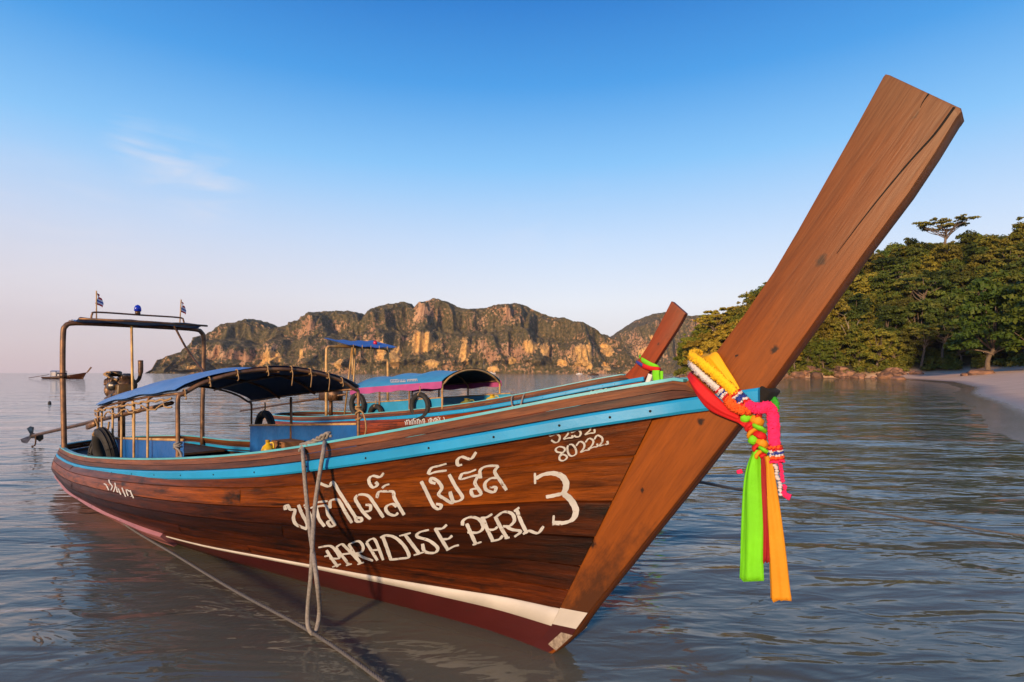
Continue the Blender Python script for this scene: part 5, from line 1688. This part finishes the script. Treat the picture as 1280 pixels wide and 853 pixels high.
# its writing
bv2 = hull_bvh(B2)
Fc = (490, 510, 16)
tx = []
for i, x in enumerate((270, 300, 345, 375, 405, 440, 475, 510, 545, 580, 620, 650, 735, 765, 790, 830, 860, 890, 920, 955, 1045)):
    yb = 345 - (x - 270) * .075; hgt = 78 + 14 * ((i * 7) % 3)
    tx.append([(x - 10, yb - hgt), (x + 8, yb - hgt * .5), (x + 4, yb)])
    if i % 3 == 1: tx.append([(x - 12, yb - hgt * .98), (x + 22, yb - hgt * 1.02)])
tx += [[(430, 225), (445, 200), (470, 215)], [(915, 195), (945, 180)], [(485, 350), (492, 372)]]
for lo, hi in ((0, 700), (700, 810), (810, 1000), (1000, 1200)):
    letter(cs(*Fc, *[t for t in tx if lo <= t[0][0] < hi]), 1.1, bv2, B2, 'side_lettering', boat2, off=.006, brush=.1)
letter([[(740, 488), (737, 491), (738, 495), (741, 495), (741, 492), (738, 492)], [(743, 488), (748, 487.3), (745, 494)], [(753, 486.3), (749.5, 487), (750, 490), (753, 490), (752.5, 493), (749.5, 493)], [(755, 487), (757.5, 485.5), (759, 488), (756, 492), (760, 491.2)],
        [(737, 500), (741, 498), (738, 503)], [(744, 498), (744.5, 502)], [(748, 498), (746, 501), (749, 501.5), (751, 498), (748, 498)]], .95, bv2, B2, 'registration_number', boat2, off=.006, brush=.1)
bv2c = obj_bvh(can2, B2)
tx = []
for i, x in enumerate(range(488, 500, 2)): tx.append([(x + .2, 475.4 - i * .05), (x + .9, 478.6 - i * .05)])
for i, x in enumerate(range(500, 507, 2)): tx.append([(x, 474.8 - i * .05), (x + .8, 478.0)])
for i, x in enumerate(range(509, 522, 2)): tx.append([(x, 474.4 - i * .08), (x + .9, 477.6 - i * .08)])
tx += [[(488, 475.4), (498, 474.8)], [(488.5, 478.4), (498.5, 478)], [(500, 477.9), (506.5, 477.6)], [(509, 475.6), (521, 474.6)]]
letter(tx, 1.0, bv2c, B2, 'canopy_lettering', boat2, mat='white', off=.008, brush=.1)
# its bow ribbons
gar2 = empty('bow_ribbons', B2 @ Vector((.98, -.08, 1.55)), RZ2)
tag(gar2, 'green, red and blue ribbons tied round the bow of the far boat', 'ribbons')
G2 = np.array((.98, -.08, 1.55))
def wrap2(pts, r, mat, name, flat=1.0):
    g = G(); g.tube(spline([loc(px, py, v, B2) - G2 for px, py, v in pts], 6), r, 9, flat=flat); return g.build(name, M[mat], gar2)
wrap2([(800, 446, .07), (801, 449, -.02), (806, 452, -.09), (813, 456, -.095), (820, 459, -.09), (822, 462, .0)], .045, 'green_cloth', 'green_ribbon', .4)
wrap2([(800, 452, .07), (798, 454, -.03), (805, 458, -.10), (814, 461, -.10), (822, 462, -.09), (824, 464, 0)], .045, 'red_cloth', 'red_ribbon', .5)
wrap2([(796, 453, .0), (798, 454, -.07), (803, 457, -.12)], .03, 'blue_cloth', 'blue_ribbon', .6)
wrap2([(820, 463, -.11), (820, 470, -.11), (821, 478, -.11), (822, 484, -.11)], .062, 'green_cloth', 'green_ribbon', .4)
wrap2([(826, 464, -.05), (826, 471, -.05), (826, 480, -.05)], .04, 'green_cloth', 'green_ribbon', .4)
wrap2([(813, 468, -.08), (811, 474, -.08), (808, 482, -.08)], .04, 'white_cloth', 'white_ribbon', .4)
# its engine
eng2 = empty('longtail_engine', B2 @ Vector((-7.2, 0, .45)), RZ2)
tag(eng2, 'dark engine with tail shaft half hidden at the stern of the far boat', 'engine')
for nm, fn in (('engine_block', lambda g: g.box((0, 0, .60), (.6, .28, .3))), ('pivot_post', lambda g: g.tube([(0, 0, 0), (0, 0, .5)], .05, 8)), ('tail_shaft', lambda g: g.tube([(.6, 0, .62), (-4.6, .1, .0)], .03, 7)), ('exhaust_stack', lambda g: g.tube([(.1, .1, .7), (.1, .12, 1.0)], .03, 7))):
    g = G(); fn(g); g.build(nm, M['iron'], eng2)

# ------------------------------------------------------------------ distant boats
def far_longtail(px, Y, name, label):
    root = empty(name, (PX(px, Y), Y, 0), R(4))
    tag(root, label, 'boat')
    q = np.linspace(0, 1, 40); t = np.linspace(.2, 1, 8); Q, T = np.meshgrid(q, t, indexing='ij')
    g = G(); k = (1.15, 1.15, 1.15)
    g.grid(hull_pt(Q, T, -1) * k); g.grid(hull_pt(Q, T, 1)[:, ::-1] * k)
    g.build('hull', M['hull'], root, color=(.35, .35, .4))
    g = G(); v = []
    for s in (-.09, .09): v += [(u * 1.15, s, z * 1.15 + .0) for u, z in ((.55, 1.2), (1.0, 1.45), (1.9, 2.55), (1.65, 2.75))]
    g.add(v, [(0, 1, 2, 3), (7, 6, 5, 4)] + [(i, i + 4, (i + 1) % 4 + 4, (i + 1) % 4) for i in range(4)]); g.build('stem_post', M['stem'], root, smooth=False, color=(.4, .4, .4))
    g = G(); P = np.array([[(u, v, 2.15 - .18 * v * v) for v in np.linspace(-1, 1, 7)] for u in (-7.6, -6.6, -5.6, -4.6)]); g.grid(P); Q = P.copy(); Q[..., 2] -= .08; g.grid(Q[:, ::-1]); g.build('canopy', M['tarp'], root, color=(.8, .6, .5))
    for u in (-7.5, -6.1, -4.7):
        for s in (-.9, .9):
            g = G(); g.tube([(u, s, .5), (u, s, 2.0)], .045, 6); g.build('post', M['steel'], root)
    g = G(); g.box((-7.0, 0, 1.2), (1.2, 1.4, .9)); g.box((-5.4, 0, .95), (1.3, 1.5, .5)); g.build('engine_cover', M['white_cloth'], root, smooth=False, color=(.7, .7, .75))
    g = G(); g.tube([(-8.5, 0, 1.1), (-13.8, .3, .2)], .07, 6); g.build('tail_shaft', M['iron'], root)
    return root
far_longtail(104, 150, 'distant_longtail_boat', 'small dark longtail boat with canopy lying out on the open bay')
def yacht(px, Y, L, mast, label, dark=False):
    root = empty('sailing_yacht' if mast else 'motor_launch', (PX(px, Y), Y, 0), R(10)); tag(root, label, 'boat')
    n = 12; rows = []
    for i in range(n):
        a = i / (n - 1); b = L * .16 * math.sin(min(1, a * 1.6 + .35) * math.pi * .5) * (1 - max(0, a - .55) ** 2 * 4.8); b = max(b, .02)
        x = (a - .5) * L; z = L * .10 * (1 + .4 * a)
        rows.append([(x, -b, z), (x, -b * .85, 0), (x, 0, -.3), (x, b * .85, 0), (x, b, z), (x, 0, z + .05)])
    g = G(); g.grid(rows, close=True); m_ = M['white_cloth'] if not dark else M['iron']
    g.build('hull', m_, root)
    g = G(); g.box((-L * .05, 0, L * .17), (L * .4, L * .2, L * .09), None, .8); g.build('cabin', m_, root, smooth=False)
    if mast:
        g = G(); g.tube([(L * .05, 0, L * .1), (L * .05, 0, L * 1.15)], .09, 6); g.build('mast', M['steel'], root, color=(3, 3, 3))
        g = G(); g.tube([(L * .04, 0, L * .26), (-L * .36, 0, L * .25)], [.16, .12], 6); g.build('boom', M['white_cloth'], root)
yacht(604, 620, 12, True, 'white sailing yacht with two-tone cabin lying under the golden cliff')
yacht(614, 640, 10, True, 'smaller white sailing yacht next to the cliff-side yacht')
yacht(724, 520, 6, False, 'tiny white motor launch on the far side of the bay')
yacht(742, 330, 6, False, 'low dark launch near the far headland', True)
g = G(); g.tube([(0, 0, -.08), (0, 0, 0), (0, 0, .10), (0, 0, .16)], [.05, .075, .065, .02], 12)
o = g.build('mooring_float', M['rubber']); o.location = (PX(62, 29), 29, 0); tag(o, 'small dark float bobbing alone on the calm water', 'buoy')

# ------------------------------------------------------------------ the morning haze over the bay
def add_haze(dens):
    g = G(); g.box((0, 1500, 170), (6400, 7400, 348))
    m = bpy.data.materials.new('morning_haze'); m.use_nodes = True
    n, l = m.node_tree.nodes, m.node_tree.links
    n.remove(n['Principled BSDF'])
    v = n.new('ShaderNodeVolumePrincipled')
    v.inputs['Color'].default_value = (.86, .88, .93, 1)
    v.inputs['Density'].default_value = dens
    v.inputs['Anisotropy'].default_value = .2
    l.new(v.outputs[0], n['Material Output'].inputs['Volume'])
    o = g.build('haze', m, smooth=False)
    tag(o, kind='stuff')
add_haze(.00006)
